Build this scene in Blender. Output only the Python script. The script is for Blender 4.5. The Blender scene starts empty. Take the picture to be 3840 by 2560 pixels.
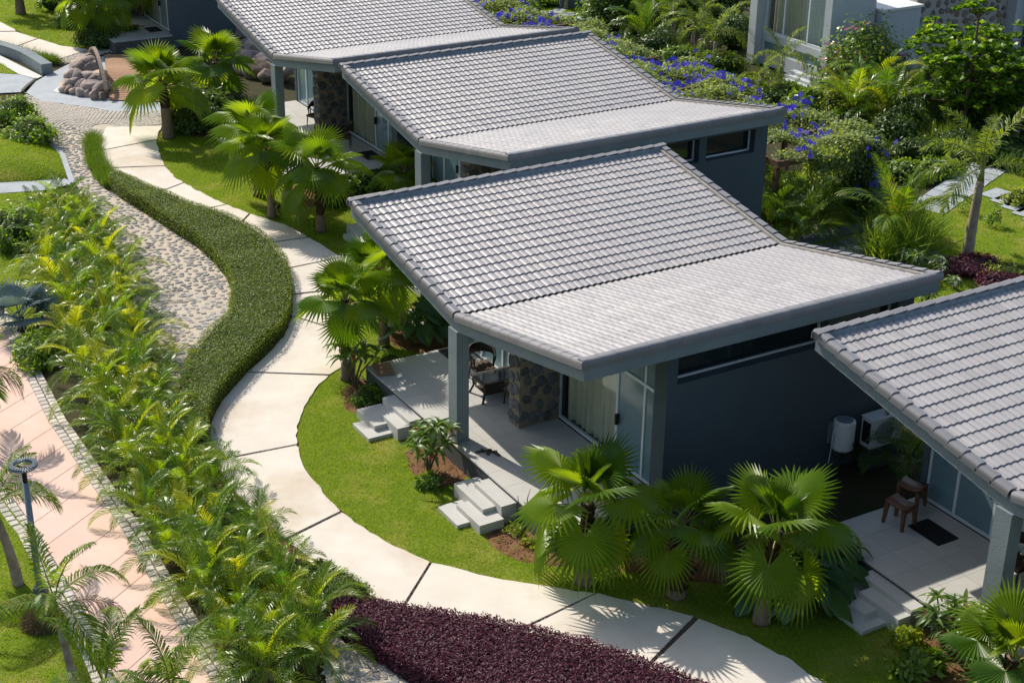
import bpy, math, random, numpy as np
from mathutils import Vector, Matrix, Euler
R_ = math.radians
sc = bpy.context.scene
COL = sc.collection
# ------------------------------------------------------------------ camera
FPX, PITCH, ROLL, HC = 5832.94, 0.432338719, 0.0141080908, 16.7754
_fw = Vector((0, math.cos(PITCH), -math.sin(PITCH))); _r0 = Vector((1, 0, 0)); _u0 = _r0.cross(_fw)
_R = _r0 * math.cos(ROLL) + _u0 * math.sin(ROLL); _U = _u0 * math.cos(ROLL) - _r0 * math.sin(ROLL)
CP = Vector((0, 0, HC))
cd = bpy.data.cameras.new('camera'); cam = bpy.data.objects.new('camera', cd); COL.objects.link(cam)
cd.sensor_width = 36.0; cd.lens = 36.0 * FPX / 3840.0; cd.clip_start = .5; cd.clip_end = 600
cam.matrix_world = Matrix(((_R.x, _U.x, -_fw.x, CP.x), (_R.y, _U.y, -_fw.y, CP.y), (_R.z, _U.z, -_fw.z, CP.z), (0, 0, 0, 1)))
sc.camera = cam
# ------------------------------------------------------------------ sky, sun, exposure
SUN_EL = R_(42); SUN_SHADOW = Vector((.68, -.733, 0)).normalized()      # the way shadows fall on the ground
w = bpy.data.worlds.new('World'); sc.world = w; w.use_nodes = True
nt = w.node_tree; bg = nt.nodes['Background']; sky = nt.nodes.new('ShaderNodeTexSky'); sky.sky_type = 'NISHITA'
sky.sun_disc = False; sky.sun_elevation = SUN_EL
_to = -SUN_SHADOW
sky.sun_rotation = math.atan2(_to.x, _to.y); sky.air_density = 1.2; sky.dust_density = 2.0
nt.links.new(sky.outputs[0], bg.inputs[0]); bg.inputs[1].default_value = .12
sl = bpy.data.lights.new('sun', 'SUN'); sl.energy = 4.2; sl.angle = R_(.55); sl.color = (1, .93, .82)
so = bpy.data.objects.new('sun', sl); COL.objects.link(so)
_d = Vector((SUN_SHADOW.x * math.cos(SUN_EL), SUN_SHADOW.y * math.cos(SUN_EL), -math.sin(SUN_EL)))
so.rotation_euler = _d.to_track_quat('-Z', 'Y').to_euler(); so.location = (-20, 30, 40)
sc.view_settings.view_transform = 'Standard'; sc.view_settings.look = 'None'; sc.view_settings.exposure = .35; sc.view_settings.gamma = 1
sc.view_settings.use_curve_mapping = False
sc.cycles.max_bounces = 6; sc.cycles.diffuse_bounces = 3; sc.cycles.glossy_bounces = 2; sc.cycles.transmission_bounces = 4
sc.cycles.transparent_max_bounces = 6; sc.cycles.caustics_reflective = False; sc.cycles.caustics_refractive = False
sc.cycles.sample_clamp_indirect = 4; sc.cycles.use_denoising = True
# ------------------------------------------------------------------ places: ground point under a spot seen in the photograph (2352 px wide view)
K = 3840 / 2352
def at(x, y, z=0.):
    d = _fw + _R * ((x * K - 1920) / FPX) + _U * ((1280 - y * K) / FPX)
    return CP + d * ((z - HC) / d.z)
YAW = .537
HU = Vector((math.cos(YAW), math.sin(YAW), 0)); HV = Vector((math.sin(YAW), -math.cos(YAW), 0))
H3 = Vector((-3.868, 34.392, 0))
def hp(u, v, z=0., o=H3): return Vector((o.x, o.y, 0)) + HU * u + HV * v + Vector((0, 0, z))
# ------------------------------------------------------------------ object helpers
def tag(o, label=None, cat=None, group=None, kind=None):
    if label: o['label'] = label
    if cat: o['category'] = cat
    if group: o['group'] = group
    if kind: o['kind'] = kind
    return o
def thing(name, label, cat, loc=(0, 0, 0), rz=0., group=None, s=1.):
    o = bpy.data.objects.new(name, None); COL.objects.link(o); o.location = loc; o.rotation_euler = (0, 0, rz); o.scale = (s, s, s)
    o.empty_display_size = .1
    return tag(o, label, cat, group)
def ob(name, me, parent=None, loc=None, rot=None, scale=None, mat=None):
    o = bpy.data.objects.new(name, me); COL.objects.link(o)
    if parent is not None: o.parent = parent
    if mat is not None: o.matrix_basis = mat
    else:
        if loc is not None: o.location = loc
        if rot is not None: o.rotation_euler = rot
        if scale is not None: o.scale = scale if hasattr(scale, '__len__') else (scale,) * 3
    return o
class B:
    def __init__(s): s.v = []; s.f = []; s.m = []
    def add(s, v, f, mi=0):
        k = len(s.v); s.v += [tuple(p) for p in v]; s.f += [tuple(i + k for i in q) for q in f]; s.m += [mi] * len(f); return s
    def box(s, x0, x1, y0, y1, z0, z1, mi=0):
        return s.add([(x0, y0, z0), (x1, y0, z0), (x1, y1, z0), (x0, y1, z0), (x0, y0, z1), (x1, y0, z1), (x1, y1, z1), (x0, y1, z1)],
                     [(3, 2, 1, 0), (4, 5, 6, 7), (0, 1, 5, 4), (1, 2, 6, 5), (2, 3, 7, 6), (3, 0, 4, 7)], mi)
    def bv(s, u0, u1, v0, v1, z0, z1, mi=0): return s.box(u0, u1, -v1, -v0, z0, z1, mi)
    def prism(s, ring, top, mi=0):
        n = len(ring)
        return s.add(list(ring) + list(top), [tuple(range(n))[::-1], tuple(range(n, 2 * n))] + [(i, (i + 1) % n, n + (i + 1) % n, n + i) for i in range(n)], mi)
    def profu(s, prof, u0, u1, mi=0): return s.prism([(u0, -v, z) for v, z in prof], [(u1, -v, z) for v, z in prof], mi)
    def slab(s, poly, z0, z1, mi=0): return s.prism([(p[0], p[1], z0) for p in poly], [(p[0], p[1], z1) for p in poly], mi)
    def tube(s, pts, rad, n=6, mi=0, cap=True):
        pts = [Vector(p) for p in pts]; k = len(s.v); m = len(pts)
        if not hasattr(rad, '__len__'): rad = [rad] * m
        ref = Vector((.31, .17, .93)) if abs((pts[-1] - pts[0]).normalized().z) < .9 else Vector((1, .1, 0))
        for i, p in enumerate(pts):
            t = (pts[min(i + 1, m - 1)] - pts[max(i - 1, 0)]).normalized(); a = t.cross(ref).normalized(); b = t.cross(a)
            for j in range(n):
                q = 2 * math.pi * j / n; s.v.append(tuple(p + (a * math.cos(q) + b * math.sin(q)) * rad[i]))
        for i in range(m - 1):
            for j in range(n):
                s.f.append((k + i * n + j, k + i * n + (j + 1) % n, k + (i + 1) * n + (j + 1) % n, k + (i + 1) * n + j)); s.m.append(mi)
        if cap:
            s.f.append(tuple(k + j for j in range(n))[::-1]); s.m.append(mi); s.f.append(tuple(k + (m - 1) * n + j for j in range(n))); s.m.append(mi)
        return s
    def lathe(s, prof, n=16, c=(0, 0), mi=0):
        k = len(s.v)
        for r, z in prof:
            for j in range(n): q = 2 * math.pi * j / n; s.v.append((c[0] + r * math.cos(q), c[1] + r * math.sin(q), z))
        for i in range(len(prof) - 1):
            for j in range(n): s.f.append((k + i * n + j, k + i * n + (j + 1) % n, k + (i + 1) * n + (j + 1) % n, k + (i + 1) * n + j)); s.m.append(mi)
        s.f.append(tuple(k + j for j in range(n))[::-1]); s.m.append(mi)
        s.f.append(tuple(k + (len(prof) - 1) * n + j for j in range(n))); s.m.append(mi)
        return s
    def mesh(s, name, mats, smooth=False):
        me = bpy.data.meshes.new(name); me.from_pydata(s.v, [], s.f)
        for m in (mats if isinstance(mats, (list, tuple)) else [mats]): me.materials.append(m)
        if any(s.m): me.polygons.foreach_set('material_index', s.m)
        if smooth: me.polygons.foreach_set('use_smooth', [True] * len(s.f))
        me.update(); return me
    def ob(s, name, mats, parent=None, smooth=False, **k): return ob(name, s.mesh(name, mats, smooth), parent, **k)
def npmesh(name, V, F, mats, smooth=False, mi=None):
    V = np.asarray(V, np.float32).reshape(-1, 3); F = np.asarray(F, np.int32); m, k = F.shape
    me = bpy.data.meshes.new(name); me.vertices.add(len(V)); me.vertices.foreach_set('co', V.ravel())
    me.loops.add(m * k); me.loops.foreach_set('vertex_index', F.ravel())
    me.polygons.add(m); me.polygons.foreach_set('loop_start', np.arange(0, m * k, k, dtype=np.int32))
    for q in (mats if isinstance(mats, (list, tuple)) else [mats]): me.materials.append(q)
    if mi is not None: me.polygons.foreach_set('material_index', np.asarray(mi, np.int32))
    if smooth: me.polygons.foreach_set('use_smooth', np.ones(m, bool))
    me.update(calc_edges=True); return me
def batch(tv, tf, pos, X, Y, Z, s):
    """copies of a template (tv verts, tf faces) at pos with axes X,Y,Z (N,3) and scale s (N,)"""
    tv = np.asarray(tv, float); tf = np.asarray(tf, int); N = len(pos); s = np.asarray(s)[:, None, None]
    P = pos[:, None, :] + s * (tv[None, :, 0:1] * X[:, None, :] + tv[None, :, 1:2] * Y[:, None, :] + tv[None, :, 2:3] * Z[:, None, :])
    F = (tf[None] + (np.arange(N) * len(tv))[:, None, None]).reshape(-1, tf.shape[1])
    return P.reshape(-1, 3), F
def axes_from(nrm, rng):
    """random frame whose Z is nrm"""
    Z = nrm / (np.linalg.norm(nrm, axis=1, keepdims=True) + 1e-9)
    r = rng.normal(size=Z.shape); X = r - Z * (r * Z).sum(1, keepdims=True); X /= np.linalg.norm(X, axis=1, keepdims=True) + 1e-9
    return X, np.cross(Z, X), Z
def inpoly(P, poly):
    x, y = P[:, 0], P[:, 1]; q = np.array([(a[0], a[1]) for a in poly]); r = np.zeros(len(P), bool); j = len(q) - 1
    for i in range(len(q)):
        c = (q[i, 1] > y) != (q[j, 1] > y)
        t = (q[j, 0] - q[i, 0]) * (y - q[i, 1]) / (q[j, 1] - q[i, 1] + 1e-12) + q[i, 0]
        r ^= c & (x < t); j = i
    return r
def scatter(poly, dens, rng, holes=()):
    q = np.array([(a[0], a[1]) for a in poly]); lo, hi = q.min(0), q.max(0); n = int((hi - lo).prod() * dens)
    P = rng.uniform(lo, hi, (n, 2)); k = inpoly(P, poly)
    for h in holes: k &= ~inpoly(P, h)
    return P[k]
def jag(poly, step, amp, rng, closed=True):
    out = []; n = len(poly)
    for i in range(n if closed else n - 1):
        a, b = Vector(poly[i][:2]), Vector(poly[(i + 1) % n][:2]); k = max(1, int((b - a).length / step))
        for j in range(k):
            p = a.lerp(b, j / k); out.append((p.x + rng.normal() * amp, p.y + rng.normal() * amp))
    if not closed: out.append(tuple(poly[-1][:2]))
    return out
def smoothline(pts, k=4):
    """Catmull-Rom through points"""
    P = [Vector(p[:2]) for p in pts]; P = [P[0] * 2 - P[1]] + P + [P[-1] * 2 - P[-2]]; out = []
    for i in range(1, len(P) - 2):
        for j in range(k):
            t = j / k; a, b, c, d = P[i - 1:i + 3]
            out.append(.5 * ((2 * b) + (c - a) * t + (2 * a - 5 * b + 4 * c - d) * t * t + (3 * b - a - 3 * c + d) * t ** 3))
    out.append(P[-2]); return [(p.x, p.y) for p in out]
def W(*pts): return [at(*p) for p in pts]
# ------------------------------------------------------------------ materials
def _n(t, ty, **k):
    n = t.nodes.new(ty)
    for a, b in k.items(): setattr(n, a, b)
    return n
def mat(name, c1, c2=None, scale=4., rough=.7, bump=0., bscale=40., spec=.3, metal=0., orand=.0, c3=None, s3=.6, detail=6, coat=0.):
    m = bpy.data.materials.new(name); m.use_nodes = True; t = m.node_tree; p = t.nodes['Principled BSDF']
    p.inputs['Roughness'].default_value = rough; p.inputs['Metallic'].default_value = metal; p.inputs['Specular IOR Level'].default_value = spec
    p.inputs['Coat Weight'].default_value = coat
    geo = _n(t, 'ShaderNodeNewGeometry')
    c2 = c2 or tuple(x * .78 for x in c1)
    nz = _n(t, 'ShaderNodeTexNoise'); nz.inputs['Scale'].default_value = scale; nz.inputs['Detail'].default_value = detail; nz.inputs['Roughness'].default_value = .65
    t.links.new(geo.outputs['Position'], nz.inputs['Vector'])
    rp = _n(t, 'ShaderNodeMapRange'); rp.inputs[1].default_value = .35; rp.inputs[2].default_value = .65
    t.links.new(nz.outputs[0], rp.inputs[0])
    mx = _n(t, 'ShaderNodeMix', data_type='RGBA'); mx.inputs[6].default_value = (*c1, 1); mx.inputs[7].default_value = (*c2, 1)
    t.links.new(rp.outputs[0], mx.inputs[0]); out = mx.outputs[2]
    if c3:
        n3 = _n(t, 'ShaderNodeTexNoise'); n3.inputs['Scale'].default_value = s3; n3.inputs['Detail'].default_value = 8; n3.inputs['Roughness'].default_value = .6
        t.links.new(geo.outputs['Position'], n3.inputs['Vector'])
        r3 = _n(t, 'ShaderNodeMapRange'); r3.inputs[1].default_value = .5; r3.inputs[2].default_value = .72; t.links.new(n3.outputs[0], r3.inputs[0])
        m3 = _n(t, 'ShaderNodeMix', data_type='RGBA'); t.links.new(out, m3.inputs[6]); m3.inputs[7].default_value = (*c3, 1); t.links.new(r3.outputs[0], m3.inputs[0]); out = m3.outputs[2]
    if orand:
        oi = _n(t, 'ShaderNodeObjectInfo'); r4 = _n(t, 'ShaderNodeMapRange'); r4.inputs[3].default_value = 1 - orand; r4.inputs[4].default_value = 1 + orand
        t.links.new(oi.outputs['Random'], r4.inputs[0])
        hs = _n(t, 'ShaderNodeHueSaturation'); t.links.new(out, hs.inputs['Color']); t.links.new(r4.outputs[0], hs.inputs['Value']); out = hs.outputs[0]
    t.links.new(out, p.inputs['Base Color'])
    if bump:
        nb = _n(t, 'ShaderNodeTexNoise'); nb.inputs['Scale'].default_value = bscale; nb.inputs['Detail'].default_value = 4
        t.links.new(geo.outputs['Position'], nb.inputs['Vector'])
        bp = _n(t, 'ShaderNodeBump'); bp.inputs['Strength'].default_value = bump; bp.inputs['Distance'].default_value = .02
        t.links.new(nb.outputs[0], bp.inputs['Height']); t.links.new(bp.outputs[0], p.inputs['Normal'])
    return m
def leafmat(name, c1, c2, trans=.4, rough=.42, spec=.4, tcol=None, island=True, c3=None, p3=.94):
    m = bpy.data.materials.new(name); m.use_nodes = True; t = m.node_tree; p = t.nodes['Principled BSDF']; o = t.nodes['Material Output']
    p.inputs['Roughness'].default_value = rough; p.inputs['Specular IOR Level'].default_value = spec
    geo = _n(t, 'ShaderNodeNewGeometry'); oi = _n(t, 'ShaderNodeObjectInfo')
    cr = _n(t, 'ShaderNodeValToRGB'); e = cr.color_ramp.elements
    e[0].color = (*c1, 1); e[1].color = (*c2, 1)
    if c3: q = e.new(p3); q.color = (*c2, 1); e[2].color = (*c3, 1)
    if island: t.links.new(geo.outputs['Random Per Island'], cr.inputs[0])
    else: t.links.new(oi.outputs['Random'], cr.inputs[0])
    t.links.new(cr.outputs[0], p.inputs['Base Color'])
    tr = _n(t, 'ShaderNodeBsdfTranslucent'); mu = _n(t, 'ShaderNodeMix', data_type='RGBA', blend_type='MULTIPLY'); mu.inputs[0].default_value = 1
    t.links.new(cr.outputs[0], mu.inputs[6]); mu.inputs[7].default_value = (*(tcol or (2.6, 2.4, .5)), 1); mu.clamp_result = True
    t.links.new(mu.outputs[2], tr.inputs[0])
    mx = _n(t, 'ShaderNodeMixShader'); mx.inputs[0].default_value = trans
    t.links.new(p.outputs[0], mx.inputs[1]); t.links.new(tr.outputs[0], mx.inputs[2]); t.links.new(mx.outputs[0], o.inputs[0])
    return m
def glassmat(name, tint, mixf, rough=.03):
    m = bpy.data.materials.new(name); m.use_nodes = True; t = m.node_tree; o = t.nodes['Material Output']; t.nodes.remove(t.nodes['Principled BSDF'])
    tr = _n(t, 'ShaderNodeBsdfTransparent'); tr.inputs[0].default_value = (*tint, 1); gl = _n(t, 'ShaderNodeBsdfGlossy'); gl.inputs[1].default_value = rough
    gl.inputs[0].default_value = (.8, .9, .9, 1)
    fr = _n(t, 'ShaderNodeLayerWeight'); fr.inputs[0].default_value = .5; pw_ = _n(t, 'ShaderNodeMath', operation='POWER'); pw_.inputs[1].default_value = 4.; t.links.new(fr.outputs['Facing'], pw_.inputs[0])
    ad = _n(t, 'ShaderNodeMath', operation='MULTIPLY_ADD'); ad.inputs[1].default_value = .6; ad.inputs[2].default_value = mixf; ad.use_clamp = True
    t.links.new(pw_.outputs[0], ad.inputs[0]); mx = _n(t, 'ShaderNodeMixShader'); t.links.new(ad.outputs[0], mx.inputs[0])
    t.links.new(tr.outputs[0], mx.inputs[1]); t.links.new(gl.outputs[0], mx.inputs[2]); t.links.new(mx.outputs[0], o.inputs[0]); return m
M = {}
M['soil'] = mat('soil', (.22, .115, .06), (.09, .05, .03), 5, .95, 1., 22, .1, c3=(.30, .17, .09), s3=2.5)
M['ground'] = mat('ground', (.06, .048, .028), (.035, .045, .018), 1.3, .95, .5, 9, .1)
M['turf'] = mat('turf', (.145, .205, .018), (.11, .165, .014), 2.2, .95, .6, 60, .1, c3=(.27, .25, .06), s3=.8)
M['concrete'] = mat('concrete', (.66, .61, .54), (.6, .545, .475), 1.1, .85, .12, 30, .2, c3=(.5, .41, .31), s3=.35)
M['pebble'] = mat('pebble', (.17, .15, .13), (.07, .065, .06), 30, .7, 0)
M['mortar'] = mat('mortar', (.52, .45, .36), (.43, .37, .295), 3, .95, .5, 25, .1)
M['stone'] = mat('stone', (.31, .30, .29), (.20, .205, .21), 9, .85, .5, 22, .25, orand=.25, c3=(.38, .34, .28), s3=2.)
M['pink'] = mat('pink', (.66, .44, .36), (.62, .46, .39), 1.2, .8, .12, 25, .25, orand=.05, c3=(.66, .5, .42), s3=1.4)
M['sett'] = mat('sett', (.56, .51, .46), (.46, .42, .38), 6, .85, .3, 30, .2, orand=.16)
M['settfan'] = mat('settfan', (.47, .43, .37), (.40, .36, .31), 6, .85, .3, 30, .2, orand=.14)
M['bluestone'] = mat('bluestone', (.36, .39, .42), (.29, .32, .35), 1.6, .75, .1, 20, .3, orand=.05)
M['slate'] = mat('slate', (.13, .16, .185), (.10, .12, .14), 4, .8, .2, 20, .3, orand=.1)
M['whitegravel'] = mat('whitegravel', (.75, .73, .69), (.5, .49, .47), 40, .9, .8, 50, .2)
M['wood'] = mat('wood', (.36, .215, .13), (.29, .165, .095), 5, .75, .2, 30, .25, orand=.12)
M['rail'] = mat('rail', (.22, .17, .13), (.16, .12, .09), 8, .6, .1, 30, .3)
M['boulder'] = mat('boulder', (.36, .28, .24), (.2, .175, .175), 2.6, .9, .9, 11, .2, orand=.4, c3=(.52, .39, .27), s3=1.1)
M['render'] = mat('render', (.20, .238, .25), (.175, .21, .222), 1.5, .85, .6, 45, .2, c3=(.225, .255, .26), s3=.8)
M['wall'] = mat('wall', (.082, .108, .125), (.072, .096, .112), 1., .8, .15, 60, .25)
M['plinth'] = mat('plinth', (.10, .105, .105), (.07, .075, .078), 25, .85, .6, 70, .25)
M['tile'] = mat('tile', (.335, .322, .325), (.305, .292, .296), 1.3, .4, .05, 90, .45, orand=.09, c3=(.37, .352, .34), s3=.9)
M['tile_low'] = M['tile']
M['cap'] = mat('cap', (.2, .195, .205), (.175, .17, .18), 1.5, .4, .05, 60, .5, orand=.08)
M['bed'] = mat('bed', (.42, .39, .34), (.27, .26, .25), 7, .95, .6, 35, .1)
M['bedblue'] = mat('bedblue', (.14, .18, .22), (.2, .25, .29), 7, .95, .6, 35, .1)
M['floor'] = mat('floor', (.48, .465, .435), (.44, .43, .4), 1.4, .55, .03, 40, .3, orand=.03)
M['stepmat'] = mat('stepmat', (.5, .49, .46), (.46, .45, .425), 1.6, .6, .03, 40, .3)
M['frame'] = mat('frame', (.62, .66, .69), (.6, .64, .67), 1, .45, 0, 10, .4)
M['frosted'] = mat('frosted', (.16, .25, .285), (.13, .21, .245), .7, .12, 0, 10, .6)
M['darkglass'] = mat('darkglass', (.012, .022, .028), (.01, .018, .022), .7, .05, 0, 10, .6)
M['glass'] = glassmat('glass', (.93, .96, .94), .05)
M['curtain'] = mat('curtain', (.66, .60, .47), (.58, .53, .43), .7, .9, 0, 10, .1)
M['whitecurtain'] = mat('whitecurtain', (.74, .75, .74), (.68, .7, .7), .7, .9, 0, 10, .1)
M['rubble'] = mat('rubble', (.27, .225, .16), (.2, .165, .12), 7, .95, .6, 30, .1)
M['fieldstone'] = mat('fieldstone', (.12, .125, .135), (.07, .072, .08), 8, .85, .7, 25, .3, orand=.3)
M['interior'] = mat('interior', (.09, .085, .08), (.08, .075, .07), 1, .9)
M['black'] = mat('black', (.012, .012, .013), (.02, .02, .02), 20, .6, .2, 50, .3)
M['rattan'] = mat('rattan', (.035, .022, .016), (.02, .013, .01), 40, .5, .6, 120, .4)
M['rattanseat'] = mat('rattanseat', (.105, .062, .04), (.06, .035, .022), 30, .55, .5, 120, .35)
M['walnut'] = mat('walnut', (.15, .068, .036), (.10, .043, .022), 9, .45, .05, 30, .35)
M['tableglass'] = mat('tableglass', (.05, .06, .065), (.045, .055, .06), 1, .06, 0, 10, .6)
M['steel'] = mat('steel', (.20, .245, .27), (.17, .21, .235), 6, .42, .05, 40, .45)
M['white'] = mat('white', (.68, .7, .7), (.64, .66, .66), 2, .5)
M['villa'] = mat('villa', (.50, .53, .55), (.46, .49, .51), 1.2, .85, .4, 60, .2)
M['villawarm'] = mat('villawarm', (.62, .60, .53), (.58, .56, .5), 1.2, .85, .3, 60, .2)
M['villastone'] = mat('villastone', (.15, .145, .145), (.10, .10, .105), 5, .85, .6, 20, .3, orand=.35, c3=(.26, .2, .14), s3=.8)
M['villamortar'] = mat('villamortar', (.42, .4, .36), (.36, .34, .3), 5, .95, .4, 25, .1)
M['trunkgrey'] = mat('trunkgrey', (.25, .19, .145), (.17, .125, .095), 9, .95, .8, 40, .1)
M['trunkbrown'] = mat('trunkbrown', (.085, .052, .034), (.045, .028, .02), 12, .95, .8, 40, .1)
M['boot'] = mat('boot', (.13, .08, .05), (.06, .038, .026), 15, .95, .5, 40, .1)
M['palmtrunk'] = mat('palmtrunk', (.38, .3, .225), (.26, .205, .155), 6, .9, .6, 30, .1, c3=(.46, .43, .38), s3=2)
M['straw'] = mat('straw', (.28, .22, .11), (.2, .15, .07), 9, .95, .8, 40, .1)
M['bark'] = mat('bark', (.20, .145, .10), (.13, .095, .068), 9, .95, .6, 30, .1)
M['timber'] = mat('timber', (.16, .10, .065), (.10, .065, .042), 6, .8, .3, 30, .2)
# leaves
M['fan'] = leafmat('fan', (.075, .15, .016), (.2, .28, .018), .48, .36, .4, island=False)
M['petiole'] = mat('petiole', (.26, .25, .06), (.2, .2, .045), 9, .6)
M['areca'] = leafmat('areca', (.05, .125, .014), (.165, .25, .016), .44, .33, .42, island=False, c3=(.34, .36, .018), p3=.68)
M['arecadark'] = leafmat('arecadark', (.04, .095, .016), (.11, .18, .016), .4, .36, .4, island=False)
M['cane'] = mat('cane', (.3, .3, .06), (.2, .23, .05), 9, .5)
M['royal'] = leafmat('royal', (.06, .14, .014), (.16, .23, .02), .44, .42, .25, c3=(.22, .15, .06))
M['foxtail'] = leafmat('foxtail', (.08, .135, .028), (.16, .215, .045), .4, .42, .35)
M['deadfrond'] = leafmat('deadfrond', (.20, .13, .065), (.30, .2, .1), .3, .7, .1, tcol=(1.5, 1.2, .8))
M['bismarck'] = leafmat('bismarck', (.15, .21, .22), (.22, .28, .27), .25, .5, .3, tcol=(1, 1.1, .9), island=False)
M['box'] = leafmat('box', (.085, .135, .02), (.17, .225, .035), .34, .45, .3, c3=(.24, .3, .045))
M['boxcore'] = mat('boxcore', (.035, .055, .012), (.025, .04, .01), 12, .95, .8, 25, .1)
M['purple'] = leafmat('purple', (.06, .018, .034), (.13, .045, .07), .3, .5, .25, tcol=(2.2, .8, 1.0), c3=(.2, .09, .12))
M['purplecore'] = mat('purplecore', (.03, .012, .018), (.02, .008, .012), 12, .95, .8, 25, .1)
M['plum'] = leafmat('plum', (.06, .125, .03), (.13, .2, .045), .36, .4, .45, island=False)
M['plumdense'] = leafmat('plumdense', (.06, .14, .02), (.2, .3, .03), .4, .38, .4)
M['alocasia'] = leafmat('alocasia', (.035, .095, .032), (.07, .14, .032), .28, .36, .45, island=False)
M['bushdark'] = leafmat('bushdark', (.03, .07, .016), (.075, .13, .022), .28, .4, .4)
M['bushmid'] = leafmat('bushmid', (.07, .14, .02), (.16, .245, .028), .36, .38, .45)
M['bushlime'] = leafmat('bushlime', (.13, .2, .02), (.26, .3, .03), .42, .4, .4)
M['almond'] = leafmat('almond', (.05, .12, .016), (.14, .24, .022), .42, .4, .3, c3=(.28, .34, .03))
M['vine'] = leafmat('vine', (.12, .185, .05), (.29, .34, .14), .36, .5, .3)
M['grassblade'] = leafmat('grassblade', (.125, .21, .014), (.22, .29, .025), .4, .6, .12, c3=(.34, .33, .09))
M['liriope'] = leafmat('liriope', (.055, .125, .018), (.13, .2, .03), .35, .45, .3)
M['fountain'] = leafmat('fountain', (.1, .18, .03), (.2, .28, .06), .4, .55, .2)
M['pinkflower'] = leafmat('pinkflower', (.6, .03, .13), (.75, .09, .25), .3, .6, .2, tcol=(1.2, .6, .8))
M['magenta'] = leafmat('magenta', (.5, .06, .3), (.65, .18, .45), .35, .6, .2, tcol=(1.2, .7, 1))
M['whiteflower'] = leafmat('whiteflower', (.75, .66, .6), (.85, .8, .75), .3, .6, .2, tcol=(1.1, 1.05, 1))
M['blueflower'] = leafmat('blueflower', (.03, .05, .55), (.13, .08, .62), .35, .6, .2, tcol=(1, 1, 1.2))
M['twig'] = mat('twig', (.12, .085, .06), (.08, .055, .04), 15, .9)
# ------------------------------------------------------------------ ground, lawns, paths
rng = np.random.default_rng(7); random.seed(7)
g = B().add([(-260, -120, -.05), (260, -120, -.05), (260, 400, -.05), (-260, 400, -.05)], [(0, 1, 2, 3)]).ob('ground', M['ground']); tag(g, 'brown soil of the garden beds between the houses', 'ground', kind='structure')
def sheet(name, poly, z, m, parent=None):
    return B().add([(p[0], p[1], z) for p in poly], [tuple(range(len(poly)))]).ob(name, m, parent)
def ccw(poly):
    a = sum(poly[i][0] * poly[(i + 1) % len(poly)][1] - poly[(i + 1) % len(poly)][0] * poly[i][1] for i in range(len(poly)))
    return list(poly) if a > 0 else list(poly)[::-1]
# main walkway: joint (left, right), then the edge points up to the next joint
PW = [((227, 349), (360, 323), [(233, 373)], [(362, 340), (370, 363)]),
 ((240, 388), (378, 383), [(263, 420), (300, 438)], [(400, 407)]),
 ((343, 452), (422, 422), [(385, 471)], [(467, 447)]),
 ((433, 490), (520, 472), [(490, 509)], []),
 ((541, 526), (574, 493), [(575, 544)], [(627, 510), (667, 524)]),
 ((603, 562), (708, 547), [(633, 589)], [(745, 568), (775, 588)]),
 ((659, 619), (796, 590), [(668, 649)], [(802, 625)]),
 ((673, 678), (800, 663), [(673, 704)], [(800, 710)]),
 ((670, 728), (796, 766), [(655, 769), (625, 806), (590, 838)], [(792, 810), (780, 846)]),
 ((567, 857), (755, 863), [(547, 882), (520, 912), (497, 946), (484, 982), (484, 1006), (490, 1030)], [(723, 896), (700, 936), (687, 969), (681, 1002)]),
 ((500, 1059), (682, 1024), [(520, 1100), (560, 1150), (610, 1197)], [(687, 1042), (695, 1068), (713, 1098), (743, 1135)]),
 ((655, 1241), (783, 1178), [(700, 1275), (760, 1320), (820, 1362), (870, 1395)], [(817, 1202), (867, 1235), (927, 1265)]),
 ((915, 1416), (991, 1294), [(1000, 1430), (1100, 1440)], [(1067, 1312), (1151, 1332), (1234, 1345), (1320, 1358)]),
 ((1186, 1452), (1370, 1365), [(1280, 1470), (1351, 1488), (1420, 1508)], [(1444, 1382), (1518, 1399)]),
 ((1486, 1534), (1597, 1419), [(1569, 1562), (1700, 1610), (1800, 1650)], [(1658, 1445), (1718, 1465), (1768, 1495), (1818, 1519), (1858, 1549), (1888, 1570), (1950, 1640)]),
 ((1850, 1680), (2000, 1700), None, None)]
first = [(245, 293), (233, 320)], [(373, 290), (362, 310)]
path = sheet('path', [tuple(q) for q in W((225, 290), (400, 285), (395, 330), (420, 395), (600, 480), (800, 570), (825, 660), (820, 800), (770, 870), (710, 960), (700, 1030), (760, 1130), (870, 1220), (1000, 1285), (1240, 1335), (1600, 1405), (1780, 1480), (2020, 1700), (1800, 1700), (1560, 1580), (1400, 1520), (1180, 1470), (900, 1440), (750, 1340), (600, 1215), (480, 1050), (470, 980), (530, 880), (640, 780), (660, 700), (640, 620), (560, 545), (430, 500), (300, 450), (225, 390), (215, 350))], -.012, M['soil'])
tag(path, 'pale concrete slab walkway winding through the garden', 'path', kind='structure')
pebl = []
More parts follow.
